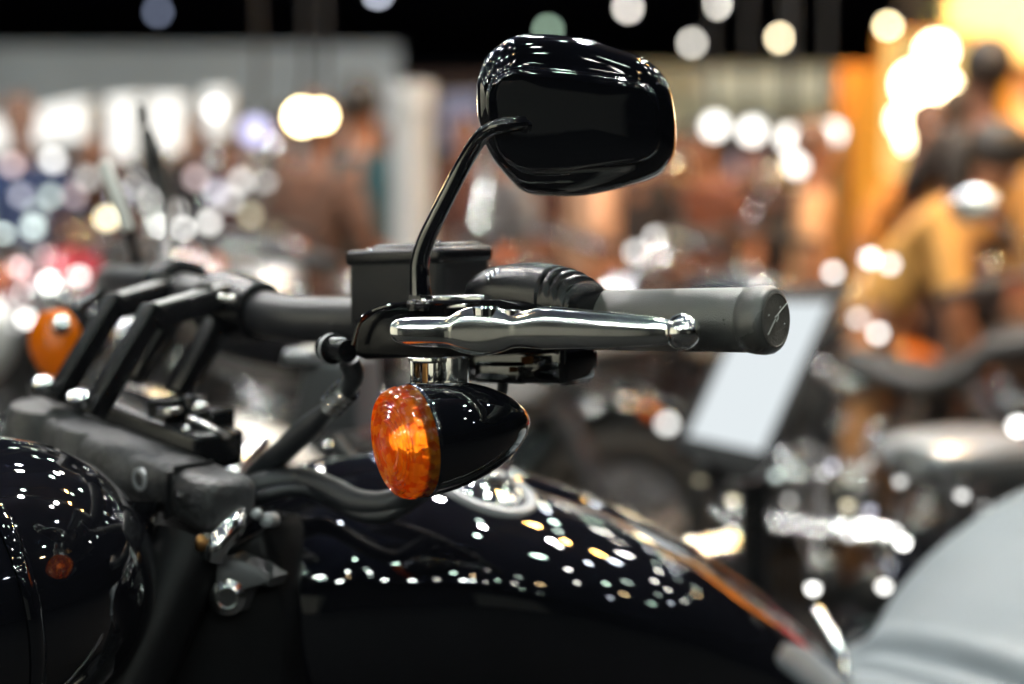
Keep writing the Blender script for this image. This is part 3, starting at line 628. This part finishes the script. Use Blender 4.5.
        bm = NB(); lathe(bm, V((.05, .12*sy, .24)), Y*sy, [(0, .03), (.08, .03), (.085, .02)], 16); pt('footpeg', bm, 'tyre', en)
        bm = NB()
        tube(bm, [V((.14, .05*sy, .58)), V((.24, .1*sy, .50)), V((.22, .15*sy, .30)), V((.0, .17*sy, .25)), V((-.5, .18*sy, .27)), V((-1.05, .19*sy, .3))], [.022, .022, .024, .03, .042, .045], 16); pt('exhaust_pipe', bm, 'bchrome')
        bm = NB(); tube(bm, [V((-.72, .13*sy, .36)), V((-.55, .14*sy, .70))], [.028, .03], 14, 1); pt('shock_absorber', bm, 'bchrome')
        for k in range(5):
            pass
    bm = NB(); tube(bm, [V((.42, 0, .92)), V((.3, 0, .45)), V((.15, 0, .2)), V((-.3, 0, .2)), V((-.76, 0, .32)), V((-.5, 0, .68)), V((.0, 0, .8)), V((.40, 0, .90))], .02, 12); pt('frame', bm, 'bblack')
    for k in range(14):
        bm = NB(); ball(bm, V((0, 0, 0)), .012+.005*(k % 3), (1, .6, 1), n=12); nb_ = pt('acorn_nut', bm, 'bchrome', en); nb_.location = (random.uniform(-.3, .3), random.choice((-1, 1))*random.uniform(.14, .17), random.uniform(.28, .72))
    bm = NB(); lathe(bm, V((-1.08, 0, .62)), -X, [(-.03, .02), (0, .045), (.02, .04), (.025, .001)], 20); pt('tail_light', bm, 'red')
    return r
pb = build_bike('redl', 'dseat')
def place_bike(px, d, rz, paint, seatm, label, first=[True], sc=1, z=0):
    if first[0]: o = pb; first[0] = False
    else: o = copy_tree(pb)
    o.location = ((px-512)/FPX*d, d, z); o.rotation_euler.z = math.radians(rz); o.scale = (.92 if seatm == 'silver' else sc,)*3
    for ch in o.children:
        n = ch.name.split('.')[0]
        if n in ('fuel_tank', 'rear_fender', 'front_fender'): ch.material_slots[0].material = M['blackp' if seatm == 'silver' and n != 'fuel_tank' else paint]
        if seatm == 'silver' and n == 'tail_light': ch.material_slots[0].link = 'OBJECT'; ch.material_slots[0].material = M['bblack']
        if seatm == 'silver' and n == 'turn_signal' and ch.data.materials[0] == M['bamber']: ch.material_slots[0].link = 'OBJECT'; ch.material_slots[0].material = M['bchrome']
        if n == 'seat': ch.material_slots[0].material = M[seatm]
    tag(o, label, 'motorcycle', 'display motorcycles out of focus'); return o
BIKES = [
    (-170, 3.1, 15, 'white', 'dseat', 'white and chrome motorcycle at the left edge of the hall, mostly cut off'),
    (60, 3.7, 20, 'blackp', 'dseat', 'black motorcycle with chrome bars behind the black handlebar risers'),
    (190, 4.9, 10, 'silver', 'dseat', 'silver motorcycle with chrome engine in the row behind the far amber turn signal'),
    (330, 3.5, -160, 'blackp', 'dseat', 'black motorcycle with chrome engine behind the brake hose'),
    (20, 6.2, 20, 'redl', 'dseat', 'crimson motorcycle far back on the left in front of the grey booth wall'),
    (585, 4.7, 200, 'blackp', 'dseat', 'black motorcycle with chrome engine left of the tilted white display stand'),
    (1105, 3.0, 48, 'red', 'silver', 'motorcycle with silver grey seat and chrome exhaust at the right edge, beyond the pale near seat'),
    (800, 4.3, 150, 'blackp', 'dseat', 'black motorcycle behind the display stand'),
    (1130, 4.9, 170, 'orangep', 'dseat', 'orange motorcycle at the right edge in front of the amber booth'),
]
for a in BIKES: place_bike(*a)

# ================================================================ BOOTHS, LAMPS
def wall_thing(name, x0, x1, z0, z1, y, th, m, label, cat):
    bm = NB(); obox(bm, V(((x0+x1)/2, y+th/2, (z0+z1)/2)), ((x1-x0)/2, th/2, (z1-z0)/2)); return tag(ob(name, bm, m, smooth=False), label, cat)
def XZ(px, py, d): p = P(px, py, d/math.cos(PITCH)); k = d/p.y; q = V((0, 0, CAMZ))+(p-V((0, 0, CAMZ)))*k; return q
grey = mat('grey_booth_panel', (.56, .63, .72), .6, var=.1, vscale=.6)
a = XZ(-260, 46, 19); b = XZ(398, 60, 19)
wall_thing('booth_wall', a.x, b.x, 0, a.z, 19, .2, grey, 'long pale grey booth wall across the far left of the hall', 'booth wall')
wall_thing('booth_wall', XZ(380, 0, 24).x, XZ(560, 0, 24).x, 0, XZ(500, 75, 24).z, 24, .2, mat('brown_booth_panel', (.09, .05, .045), .6), 'dark brown booth wall between the white column and the mirror', 'booth wall')
wall_thing('booth_wall', XZ(520, 0, 21).x, XZ(860, 0, 21).x, 0, XZ(700, 66, 21).z, 21, .2, mat('cream_booth_panel', (.75, .66, .45), .6, var=.08, vscale=.6), 'cream booth wall with a row of lamps, right of the mirror', 'booth wall')
orange = mat('amber_booth_panel', (.62, .25, .03), .55, var=.25, vscale=1.2)
wall_thing('booth_wall', XZ(842, 0, 8.5).x, XZ(1300, 0, 8.5).x, 0, XZ(850, 66, 8.5).z, 8.5, .15, orange, 'amber booth wall lit by glaring warm floodlights at right', 'booth wall')
wall_thing('partition', XZ(985, 0, 8.2).x, XZ(1040, 0, 8.2).x, 0, XZ(1000, 75, 8.2).z, 8.2, .08, mat('peach_panel', (.9, .6, .4), .5), 'pale peach panel standing at the right edge of the amber booth', 'panel')
wall_thing('booth_header', XZ(950, 0, 8.0).x, XZ(1100, 0, 8).x, XZ(950, 62, 8).z, XZ(950, -20, 8).z, 8.0, .1, mat('cream_header', (.9, .78, .5), .5), 'cream header board over the amber booth at top right', 'header board')
# backlit white panels on the grey wall (they give off light)
lit = emi('backlit_white_panel', (1, .98, .92), 1.5)
def lightbox(poly, d, label, m=lit, name='light_box', cat='light box', group=None, fr='white'):
    pts = [XZ(x, y, d) for x, y in poly]; bm = NB(); prism(bm, pts, V((0, .12, 0))); o = ob(name, bm, fr, smooth=False); tag(o, label, cat, group)
    c = sum(pts, V())/len(pts); bm = NB(); q = [c+(p-c)*.94-V((0, .004, 0)) for p in pts]
    prism(bm, q, V((0, .003, 0))); ob('lit_face', bm, m, o, smooth=False); return o
lightbox([(-40, 122), (88, 98), (88, 138), (-40, 156)], 7.2, 'slanting white light box at the far left edge')
lightbox([(106, 97), (138, 94), (134, 158), (110, 158)], 6.8, 'narrow white light box between the two thin dark mirror stems')
lightbox([(146, 95), (184, 94), (180, 152), (152, 152)], 6.8, 'white light box just right of the dark mirror stem')
lightbox([(203, 90), (230, 88), (226, 138), (206, 138)], 7.0, 'tall white light box left of the lavender lamp')
lightbox([(715, 122), (770, 118), (765, 175), (718, 175)], 19, 'bluish white sign panel under the lamp row', emi('bluish_panel', (.7, .8, 1), .5))
lightbox([(440, 95), (482, 92), (482, 148), (442, 150)], 19, 'dim lavender panel between the white column and the mirror', emi('lavender_panel', (.62, .62, .85), .38))
# white column
cpos = XZ(411, 84, 5.1); bm = NB(); lathe(bm, V((cpos.x, 5.1, 0)), Z, [(0, .10), (.1, .10), (.11, .076), (cpos.z-.1, .076), (cpos.z-.08, .084), (cpos.z, .084)], 32); tag(ob('column', bm, mat('white_column_paint', (.42, .42, .42), .5), smooth=True), 'round white column standing left of the mirror stem', 'column')
# bright lamps seen directly
def flood(px, py, d, r, col, s, label, group=None, ry=1.0):
    c = XZ(px, py, d); o = empty('floodlight', V((c.x, c.y, c.z)), label, 'lamp', group)
    aim = (V((0, 0, CAMZ))-c).normalized()
    bm = NB(); lathe(bm, c, -aim, [(-.01, r*1.08), (0, r*1.1), (.08+r*.3, r*.8), (.1+r*.6, r*.3)], 24, False); ob('lamp_housing', bm, 'bblack', o, c)
    bm = NB(); lathe(bm, c, aim, [(0, r), (.006, r*.6), (.008, .001)], 24); ob('lamp_lens', bm, emi('lamp_light', col, s), o, c)
    bm = NB(); tube(bm, [c-aim*.1+Z*.02, V((c.x, c.y+.12, c.z+r+.12)), V((c.x, c.y+.12, 7.1))], .01, 6, 1); ob('hanging_rod', bm, 'bblack', o, c)
flood(302, 117, 4.9, .042, (1, .8, .42), 26, 'glaring warm floodlight above the crowd, left one of the pair on the grey wall')
flood(321, 116, 4.9, .034, (1, .8, .42), 26, 'glaring warm floodlight above the crowd, right one of the pair on the grey wall')
flood(255, 131, 5.6, .05, (.7, .68, 1), 2.2, 'dim lavender lamp left of the warm floodlight pair')
for i, (x, y) in enumerate(((715, 126), (752, 131), (790, 138), (832, 133), (797, 163))):
    flood(x, y, 5.6, .04, (1, .97, .9), 4.5, ['leftmost', 'second', 'third', 'rightmost', 'lowest'][i]+' white lamp of the row on the cream booth wall', 'row of white booth lamps')
for i, (x, y, r, s) in enumerate(((936, 52, .11, 60), (915, 84, .13, 70), (940, 92, .13, 80), (905, 120, .10, 40), (938, 128, .12, 70), (912, 138, .09, 40), (924, 172, .05, 60))):
    flood(x, y, 7.4, r*.7, (1, .83, .5), s*.3, ['topmost', 'upper left', 'upper right', 'middle left', 'middle right', 'lower left', 'small lowest'][i]+' warm floodlight in the glaring cluster on the amber booth', 'warm floodlight cluster')
for i, (x, y, s, c) in enumerate(((378, -6, .9, (.8, .85, 1)), (548, 30, .5, (.7, 1, .75)), (628, 8, 1.3, (1, .93, .85)), (716, 4, 1.6, (1, .95, .85)), (692, 43, 1.0, (1, .95, .85)), (780, 38, 2.0, (1, .84, .55)), (888, 26, 2.3, (1, .84, .5)), (934, 15, 2.2, (.75, .9, .12)), (1020, 8, 6, (1, 1, .95)), (158, 12, .25, (.6, .7, 1)))):
    flood(x, y, 34, .09, c, s*11, ['bluish ceiling spotlight at the top edge left of the mirror', 'greenish ceiling spotlight hidden half behind the mirror top', 'white ceiling spotlight right above the mirror', 'white ceiling spotlight cut by the top edge', 'dim white ceiling spotlight right of the mirror', 'round cream ceiling spotlight over the cream booth', 'cream ceiling spotlight left of the green one', 'yellow green ceiling spotlight near the top right', 'bright white ceiling spotlight in the top right corner', 'faint blue ceiling spotlight at the top left'][i], 'ceiling spotlights over the aisle')

# wall-washing spotlights of the amber booth and added spotlights over the machines
def spot(p, target, r, m, label, group):
    o = ceiling_lamp(V(p), m, r, label, group, (V(target)-V(p)).normalized())
    bm = NB(); tube(bm, [V(p)-(V(target)-V(p)).normalized()*.1, V((p[0], p[1], 7.15))], .012, 6, 1); ob('hanging_rod', bm, 'bblack', o, V(p)); return o
amb = emi('amber_lamp_light', (1, .52, .13), 1150)
for i, x in enumerate((2.0, 3.0, 4.0, 5.2)): spot((x, 6.6, 3.6), (x+.1, 8.4, 1.2), .09, amb, 'amber spotlight above the photo, washing the amber booth wall', 'amber wall washers')
for i, (x, y) in enumerate(((1.7, 3.6), (2.3, 3.2), (3.0, 3.8))): spot((x, y, 3.9), (x+.3, y+1.6, .9), .08, amb, 'amber spotlight above the photo over the visitors at the amber booth', 'amber visitor spotlights')
lightbox([(856, 70), (1016, 50), (1010, 250), (856, 250)], 8.1, 'large deep amber diffuser panel on the amber booth wall', emi('amber_diffuser', (1, .40, .04), .95), fr=orange)  # this glowing panel and the next are added to imitate floodlight bloom
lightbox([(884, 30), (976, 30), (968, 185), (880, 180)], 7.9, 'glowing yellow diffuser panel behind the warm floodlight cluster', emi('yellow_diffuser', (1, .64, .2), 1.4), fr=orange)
lightbox([(700, 72), (835, 72), (835, 100), (700, 100)], 19, 'long pale yellow light box above the lamp row', emi('cream_diffuser', (1, .9, .62), .55))
brt = emi('display_lamp_light', (1, .98, .93), 1300)  # for unseen lamps added to raise sparkle and wall brightness
for i, (x, y) in enumerate(((-2.6, 2.4), (-1.5, 3.4), (-.6, 2.6), (-2.2, 5.2), (.4, 3.6), (1.4, 2.2), (2.4, 3.0), (1.0, 5.0), (-3.6, 4.0))):
    spot((x, y, 4.4), (x*1.02, y+.3, 0), .075, brt, 'white display spotlight above the photo, mirrored in the chrome', 'display spotlights over the motorcycles')
# unseen pale booths added behind the photographer for the chrome to mirror
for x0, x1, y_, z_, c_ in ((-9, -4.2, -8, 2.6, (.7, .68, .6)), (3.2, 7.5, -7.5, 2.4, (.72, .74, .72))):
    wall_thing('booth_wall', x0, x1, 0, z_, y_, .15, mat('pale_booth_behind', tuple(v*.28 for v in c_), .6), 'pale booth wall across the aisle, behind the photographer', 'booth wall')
bm = NB(); obox(bm, V((-6.0, -2.6, 1.7)), (.1, 3.6, 1.7)); tag(ob('booth_wall', bm, mat('cream_side_booth', (.82, .8, .66), .6, var=.06), smooth=False), 'cream booth wall left of the photographer, mirrored in the polished lever', 'booth wall')  # added unseen wall, placed so the lever reflects something bright
for i, y in enumerate((-5, -3.2, -1.4, .2)): spot((-4.7, y, 3.5), (-6, y, 1.5), .085, brt, 'white spotlight washing the cream booth wall left of the photographer', 'cream wall washers')  # added lamps, lighting only the wall mirrored in the lever
ais = emi('aisle_lamp_light', (.9, 1, .93), 320)
for i in range(12): spot((-4.2+.62*i+random.uniform(-.2, .2), -3.2-.5*(i % 4)+random.uniform(-.2, .2), 3.3+.35*(i % 3)), (-2+.3*i, .5, .4), .05, ais, 'small white aisle spotlight behind the photographer, mirrored low in the black tank', 'aisle spotlights behind the photographer')
# added strings of glowing balls standing in for chrome sparkle (the out-of-focus discs)
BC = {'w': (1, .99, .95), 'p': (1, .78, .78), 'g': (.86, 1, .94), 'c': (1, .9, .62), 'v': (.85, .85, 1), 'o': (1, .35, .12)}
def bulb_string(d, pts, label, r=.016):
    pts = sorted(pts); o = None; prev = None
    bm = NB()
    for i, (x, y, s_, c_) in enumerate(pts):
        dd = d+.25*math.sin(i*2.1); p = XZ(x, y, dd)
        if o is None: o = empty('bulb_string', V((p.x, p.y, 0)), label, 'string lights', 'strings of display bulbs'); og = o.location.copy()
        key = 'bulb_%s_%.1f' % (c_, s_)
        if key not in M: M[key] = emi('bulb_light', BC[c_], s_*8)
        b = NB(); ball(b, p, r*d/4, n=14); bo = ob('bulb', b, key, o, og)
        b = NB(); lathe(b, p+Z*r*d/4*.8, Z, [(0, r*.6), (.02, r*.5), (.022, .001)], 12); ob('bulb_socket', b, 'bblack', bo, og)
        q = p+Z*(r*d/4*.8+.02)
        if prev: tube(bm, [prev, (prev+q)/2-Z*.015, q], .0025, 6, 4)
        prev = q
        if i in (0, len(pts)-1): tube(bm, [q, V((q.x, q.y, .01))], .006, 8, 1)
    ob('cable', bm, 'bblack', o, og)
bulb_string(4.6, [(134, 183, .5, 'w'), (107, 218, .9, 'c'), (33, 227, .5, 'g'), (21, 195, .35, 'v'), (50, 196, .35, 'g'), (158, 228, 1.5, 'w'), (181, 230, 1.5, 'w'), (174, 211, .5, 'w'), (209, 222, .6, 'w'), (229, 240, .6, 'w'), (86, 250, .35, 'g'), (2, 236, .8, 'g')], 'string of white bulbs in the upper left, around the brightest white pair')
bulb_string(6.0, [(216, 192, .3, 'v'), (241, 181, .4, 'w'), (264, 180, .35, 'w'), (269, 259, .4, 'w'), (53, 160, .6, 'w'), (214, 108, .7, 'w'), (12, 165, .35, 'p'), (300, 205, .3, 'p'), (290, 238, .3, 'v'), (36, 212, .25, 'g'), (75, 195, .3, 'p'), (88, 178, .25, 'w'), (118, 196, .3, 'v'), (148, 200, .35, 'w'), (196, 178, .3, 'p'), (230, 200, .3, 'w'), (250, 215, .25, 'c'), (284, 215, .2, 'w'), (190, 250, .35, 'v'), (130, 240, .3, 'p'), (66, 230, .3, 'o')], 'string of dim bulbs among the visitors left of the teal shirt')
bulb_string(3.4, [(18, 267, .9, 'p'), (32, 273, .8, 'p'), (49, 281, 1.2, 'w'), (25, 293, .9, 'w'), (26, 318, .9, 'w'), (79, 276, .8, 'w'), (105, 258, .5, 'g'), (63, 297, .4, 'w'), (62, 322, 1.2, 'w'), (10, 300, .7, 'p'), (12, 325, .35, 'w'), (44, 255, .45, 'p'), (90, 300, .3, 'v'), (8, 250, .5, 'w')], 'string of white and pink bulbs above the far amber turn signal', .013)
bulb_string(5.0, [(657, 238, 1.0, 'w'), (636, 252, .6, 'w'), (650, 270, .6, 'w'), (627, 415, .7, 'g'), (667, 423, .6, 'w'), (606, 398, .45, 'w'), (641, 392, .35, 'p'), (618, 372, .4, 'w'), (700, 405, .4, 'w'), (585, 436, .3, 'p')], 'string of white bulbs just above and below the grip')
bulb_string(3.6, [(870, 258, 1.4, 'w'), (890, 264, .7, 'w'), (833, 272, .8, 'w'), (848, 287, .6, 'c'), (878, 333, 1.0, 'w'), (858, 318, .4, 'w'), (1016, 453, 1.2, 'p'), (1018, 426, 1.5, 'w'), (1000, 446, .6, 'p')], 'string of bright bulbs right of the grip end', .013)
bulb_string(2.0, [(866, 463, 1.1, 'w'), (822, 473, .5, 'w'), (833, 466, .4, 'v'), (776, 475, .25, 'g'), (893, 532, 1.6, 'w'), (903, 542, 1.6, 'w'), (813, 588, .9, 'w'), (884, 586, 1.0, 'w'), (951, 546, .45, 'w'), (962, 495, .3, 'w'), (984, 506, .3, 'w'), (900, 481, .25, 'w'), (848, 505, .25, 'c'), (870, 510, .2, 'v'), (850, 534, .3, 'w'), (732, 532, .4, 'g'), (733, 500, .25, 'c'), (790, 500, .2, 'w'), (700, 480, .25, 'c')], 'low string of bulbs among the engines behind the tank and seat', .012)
# ================================================================ DISPLAY STAND
D = 2.35
bm = NB(); q = [P(750, 303, D), P(829, 303, D), P(762, 452, D-.12), P(688, 436, D-.12)]
nrm = (q[1]-q[0]).cross(q[3]-q[0]).normalized(); nrm = nrm if nrm.y > 0 else -nrm
c = sum(q, V())/4; out = [c+(p-c)*(1.36 if i in (1, 2) else 1.2) for i, p in enumerate(q)]
ds = empty('display_stand', V((c.x, c.y+.1, 0)), 'black framed display stand with a tilted blank white panel, beyond the grip end', 'display stand'); o_ = ds.location.copy()
prism(bm, out, nrm*.03, .005); ob('stand_frame', bm, 'matte', ds, o_)
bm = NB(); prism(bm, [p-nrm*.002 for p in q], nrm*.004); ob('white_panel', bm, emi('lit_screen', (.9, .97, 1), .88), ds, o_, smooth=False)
bm = NB(); tube(bm, [c+nrm*.03, V((c.x+.02, c.y+.12, .6)), V((c.x+.02, c.y+.12, .02))], .03, 12, 1); ob('stand_post', bm, 'matte', ds, o_)
bm = NB(); obox(bm, V((c.x+.02, c.y+.12, .015)), (.2, .2, .015), bev=.005); ob('stand_base', bm, 'matte', ds, o_)

# ================================================================ PEOPLE
skin_m = [mat('skin_light', (.26, .12, .07), .55), mat('skin_tan', (.16, .065, .035), .55), mat('skin_warm', (.26, .10, .045), .55)]
def cloth(c): return mat('cloth', tuple(v*(.5 if c[0] > .6 else .22) for v in c), .85, var=.15, vscale=6)
def skinmesh(name, verts, edges, radii, m, parent=None, sub=2):
    me = bpy.data.meshes.new(name); me.from_pydata(verts, edges, []); o = bpy.data.objects.new(name, me); COL.objects.link(o)
    me.materials.append(m)
    sk = o.modifiers.new('skin', 'SKIN'); sk.use_smooth_shade = True
    ly = me.skin_vertices[0].data if me.skin_vertices else None
    if ly is None:
        bpy.context.view_layer.update(); ly = me.skin_vertices[0].data
    for i, r in enumerate(radii):
        ly[i].radius = (r, r) if not isinstance(r, tuple) else r
        ly[i].use_root = (i == 0)
    s = o.modifiers.new('sub', 'SUBSURF'); s.levels = sub; s.render_levels = sub
    if parent: o.parent = parent
    return o
def person(px, d, rz, shirt, trouser, hair, skin, label, pose=None, h=1.72, lean=0, long_hair=False):
    k = h/1.75; p = dict(la=((-.27, .02, 1.16), (-.26, -.12, .95)), ra=((.27, .02, 1.16), (.28, -.08, .93)), ll=(-.11, .0), rl=(.11, .0)); p.update(pose or {})
    def L(v):    # lean forward (towards local -y) above the pelvis
        v = V(v)
        if v.z > .95 and lean: q = v-V((0, 0, .95)); a = math.radians(lean); q = Matrix.Rotation(a, 3, 'X') @ q; v = q+V((0, 0, .95))
        return tuple(v*k)
    vs, es, rs = [], [], []
    def add(v, r, par=None):
        vs.append(L(v)); rs.append(r*k if not isinstance(r, tuple) else (r[0]*k, r[1]*k)); i = len(vs)-1
        if par is not None: es.append((par, i))
        return i
    pel = add((0, 0, .95), (.13, .10)); sp = add((0, 0, 1.12), (.12, .09), pel); ch = add((0, 0, 1.32), (.14, .10), sp); nb = add((0, 0, 1.47), .055, ch); nk = add((0, -.01, 1.53), .05, nb)
    h1 = add((0, -.02, 1.60), (.062, .078), nk); h2 = add((0, -.015, 1.67), (.074, .09), h1); h3 = add((0, -.005, 1.73), (.055, .068), h2)
    add((0, -.105, 1.625), .012, h1)                                        # nose
    wr = {}
    for s_, key in ((-1, 'la'), (1, 'ra')):
        sh = add((.17*s_, 0, 1.40), .055, ch); el, w = p[key]; e = add(el, .042, sh); ww = add(w, .028, e); dr = (V(w)-V(el)).normalized()
        pm = add(V(w)+dr*.05, (.034, .018), ww); side = V((0, 1, 0)).cross(dr); side = side.normalized() if side.length > .1 else V((1, 0, 0))
        for f in range(4):
            kn = add(V(w)+dr*.095+side*(.03-.02*f), .009, pm); add(V(w)+dr*(.135-.008*abs(f-1.5))+side*(.032-.021*f)+V((0, -.012, 0)), .007, kn)
        t1 = add(V(w)+dr*.055+side*.04*(-s_), .010, ww); add(V(w)+dr*.085+side*.055*(-s_), .008, t1)
        wr[key] = (L(el), L(w))
    for s_, key in ((-1, 'll'), (1, 'rl')):
        fx, fy = p[key]; hp_ = add((.09*s_, 0, .88), .085, pel); kn = add(((.09*s_+fx)/2, fy*.5-.02, .50), .06, hp_); an = add((fx, fy, .09), .038, kn); add((fx, fy-.12, .045), (.04, .028), an)
    body = skinmesh('person', vs, es, rs, skin_m[skin]); body.location = ((px-512)/FPX*d, d, 0); body.rotation_euler.z = math.radians(rz)
    tag(body, label, 'person', 'visitors in the hall behind')
    # shirt
    vv = [L((0, 0, .93)), L((0, 0, 1.12)), L((0, 0, 1.32)), L((0, 0, 1.44))]; ee = [(0, 1), (1, 2), (2, 3)]; rr = [(.15*k, .12*k), (.14*k, .11*k), (.16*k, .125*k), (.075*k, .075*k)]
    for s_, key in ((-1, 'la'), (1, 'ra')):
        i = len(vv); el, w = wr[key]; vv += [L((.17*s_, 0, 1.40)), tuple(V(el))]; ee += [(2, i), (i, i+1)]; rr += [.07*k, .056*k]
    skinmesh('shirt', vv, ee, rr, cloth(shirt), body)
    vv = [L((0, 0, .95))]; ee = []; rr = [(.145*k, .115*k)]
    for s_, key in ((-1, 'll'), (1, 'rl')):
        fx, fy = p[key]; i = len(vv); vv += [L((.09*s_, 0, .86)), L(((.09*s_+fx)/2, fy*.5-.02, .50)), L((fx, fy, .12))]; ee += [(0, i), (i, i+1), (i+1, i+2)]; rr += [.1*k, .073*k, .06*k]
    skinmesh('trousers', vv, ee, rr, cloth(trouser), body)
    # hair and shoes
    bm = NB(); c = V(L((0, .012, 1.69))); R_ = Matrix.Rotation(math.radians(lean), 3, 'X')
    for j in range(9):
        pass
    bmesh.ops.create_uvsphere(bm, u_segments=20, v_segments=12, radius=1, matrix=Matrix.Translation(c) @ Matrix.Diagonal((.088*k, .105*k, .10*k, 1)))
    if long_hair: bmesh.ops.create_uvsphere(bm, u_segments=16, v_segments=10, radius=1, matrix=Matrix.Translation(V(L((0, .06, 1.55)))) @ Matrix.Diagonal((.09*k, .05*k, .17*k, 1)))
    ob('hair', bm, mat('hair', hair, .5), body)
    for s_, key in ((-1, 'll'), (1, 'rl')):
        fx, fy = p[key]; bm = NB(); obox(bm, V(L((fx, fy-.06, .045))), (.05*k, .135*k, .042*k), bev=.03*k, seg=3); ob('shoe', bm, 'tyre', body)
        bm = NB(); ball(bm, V(L((.03*s_, -.095, 1.655))), .012*k, n=10); ob('eye', bm, 'scratch', body)
    return body
BLK = (.02, .015, .012); BRN = (.12, .05, .025)
PHONE = dict(ra=((.24, -.10, 1.22), (.12, -.28, 1.40)), la=((-.24, -.10, 1.22), (-.10, -.28, 1.38)))
WALK = dict(ll=(-.10, -.28), rl=(.10, .25))
PEOPLE = [
    (25, 6.5, 20, (.03, .1, .35), (.05, .06, .1), BRN, 1, 'person in a blue shirt with brown hair at the far left', {}, 1.66),
    (96, 8.0, -30, (.35, .12, .04), (.04, .04, .05), BLK, 2, 'person in a rust orange top between the white light boxes at left', WALK, 1.75),
    (168, 7.0, 60, (.05, .05, .07), (.03, .03, .04), BLK, 1, 'person in dark clothes behind the silver motorcycle', {}, 1.7),
    (193, 9.0, 0, (.5, .2, .08), (.06, .06, .07), BRN, 2, 'person in an orange top just left of the tall white light box', {}, 1.72),
    (235, 7.6, 200, (.25, .03, .05), (.03, .03, .03), BLK, 1, 'person in a dark red shirt below the lavender lamp', {}, 1.68),
    (285, 7.0, -20, (.55, .5, .45), (.02, .02, .02), BLK, 1, 'person in a pale grey shirt below the warm floodlights', PHONE, 1.65),
    (318, 5.6, 150, (.35, .15, .08), (.25, .06, .03), BRN, 1, 'person in a brown top left of the one in teal', {}, 1.6),
    (362, 6.0, 170, (.03, .2, .25), (.03, .05, .09), BLK, 2, 'person in a teal shirt left of the white column', {}, 1.7),
    (465, 8.5, 10, (.3, .1, .07), (.4, .35, .32), BRN, 2, 'person in a brick red top right of the white column', WALK, 1.7),
    (505, 6.8, -60, (.55, .5, .5), (.5, .3, .22), BLK, 1, 'person in a pale top behind the mirror stem', {}, 1.6),
    (592, 5.0, 95, (.8, .42, .24), (.7, .36, .2), BRN, 2, 'person in peach clothes under the mirror', {}, 1.62),
    (655, 7.5, 30, (.12, .02, .015), (.05, .03, .03), BLK, 1, 'person in a dark maroon shirt right of the one in peach', {}, 1.62),
    (700, 6.4, -20, (.5, .12, .03), (.05, .02, .02), BLK, 2, 'person in a burnt orange shirt above the grip', {}, 1.55),
    (745, 7.2, 70, (.06, .03, .03), (.3, .1, .06), BLK, 1, 'person in dark clothes right of the burnt orange shirt', {}, 1.6),
    (858, 4.3, 75, (1, .5, .12), (.9, .42, .16), BLK, 2, 'black haired person in pale orange clothes leaning over in front of the amber booth', dict(la=((-.25, -.2, 1.2), (-.2, -.38, 1.0)), ra=((.25, -.2, 1.2), (.2, -.42, 1.1))), 1.55, 38, True),
    (812, 5.6, 80, (.9, .45, .2), (.8, .4, .22), BRN, 2, 'person in a peach top left of the one leaning over', {}, 1.5),
    (925, 5.2, 10, (.9, .32, .05), (.5, .2, .08), BRN, 2, 'person in orange clothes under the floodlight cluster', {}, 1.56),
    (980, 5.0, 190, (.05, .025, .015), (.04, .03, .03), BLK, 1, 'tall person in dark clothes against the amber booth at the right', PHONE, 1.75),
    (1050, 4.6, 170, (.85, .4, .1), (.3, .15, .08), BRN, 2, 'person in an amber shirt cut by the right edge', {}, 1.6),
    (60, 10.5, 200, (.5, .5, .52), (.05, .05, .06), BLK, 1, 'person in a light grey shirt far behind the left light boxes', {}, 1.72),
    (130, 11, 170, (.03, .03, .04), (.02, .02, .02), BLK, 1, 'person all in black far back between the narrow light boxes', {}, 1.75),
    (215, 11.5, 30, (.3, .04, .05), (.03, .03, .05), BRN, 2, 'person in a wine red top far back under the tall light box', WALK, 1.7),
    (262, 9.5, 190, (.03, .04, .10), (.02, .02, .03), BLK, 1, 'person in a navy shirt below the lavender lamp', {}, 1.74),
    (335, 8.2, 10, (.5, .1, .04), (.03, .03, .03), BLK, 1, 'person in a brick orange shirt behind the teal shirt', {}, 1.75),
    (385, 9.0, 200, (.6, .6, .62), (.05, .06, .1), BRN, 2, 'person in a white shirt partly behind the white column', {}, 1.66),
    (540, 8.0, 150, (.35, .1, .06), (.03, .02, .02), BLK, 1, 'person in a rust red shirt behind the lower edge of the mirror', {}, 1.68),
    (630, 6.2, 200, (.04, .02, .02), (.03, .02, .02), BLK, 1, 'person in black right of the one in peach clothes', {}, 1.58),
    (676, 9.5, 20, (.5, .55, .65), (.05, .06, .1), BLK, 2, 'person in a pale blue shirt below the right edge of the mirror', {}, 1.68),
    (722, 8.6, 200, (.7, .3, .3), (.04, .02, .02), BLK, 1, 'person in a pink shirt below the lamp row', {}, 1.62),
    (775, 6.6, 160, (.06, .03, .02), (.05, .03, .02), BLK, 1, 'person in dark brown at the left end of the amber booth', {}, 1.55),
    (955, 6.4, 120, (.7, .35, .06), (.08, .04, .02), BLK, 2, 'person in an ochre shirt left of the tall dark one', {}, 1.7),
]
for a in PEOPLE: person(*a)
# dark edge-on mirror of a neighbouring machine, on its own bar
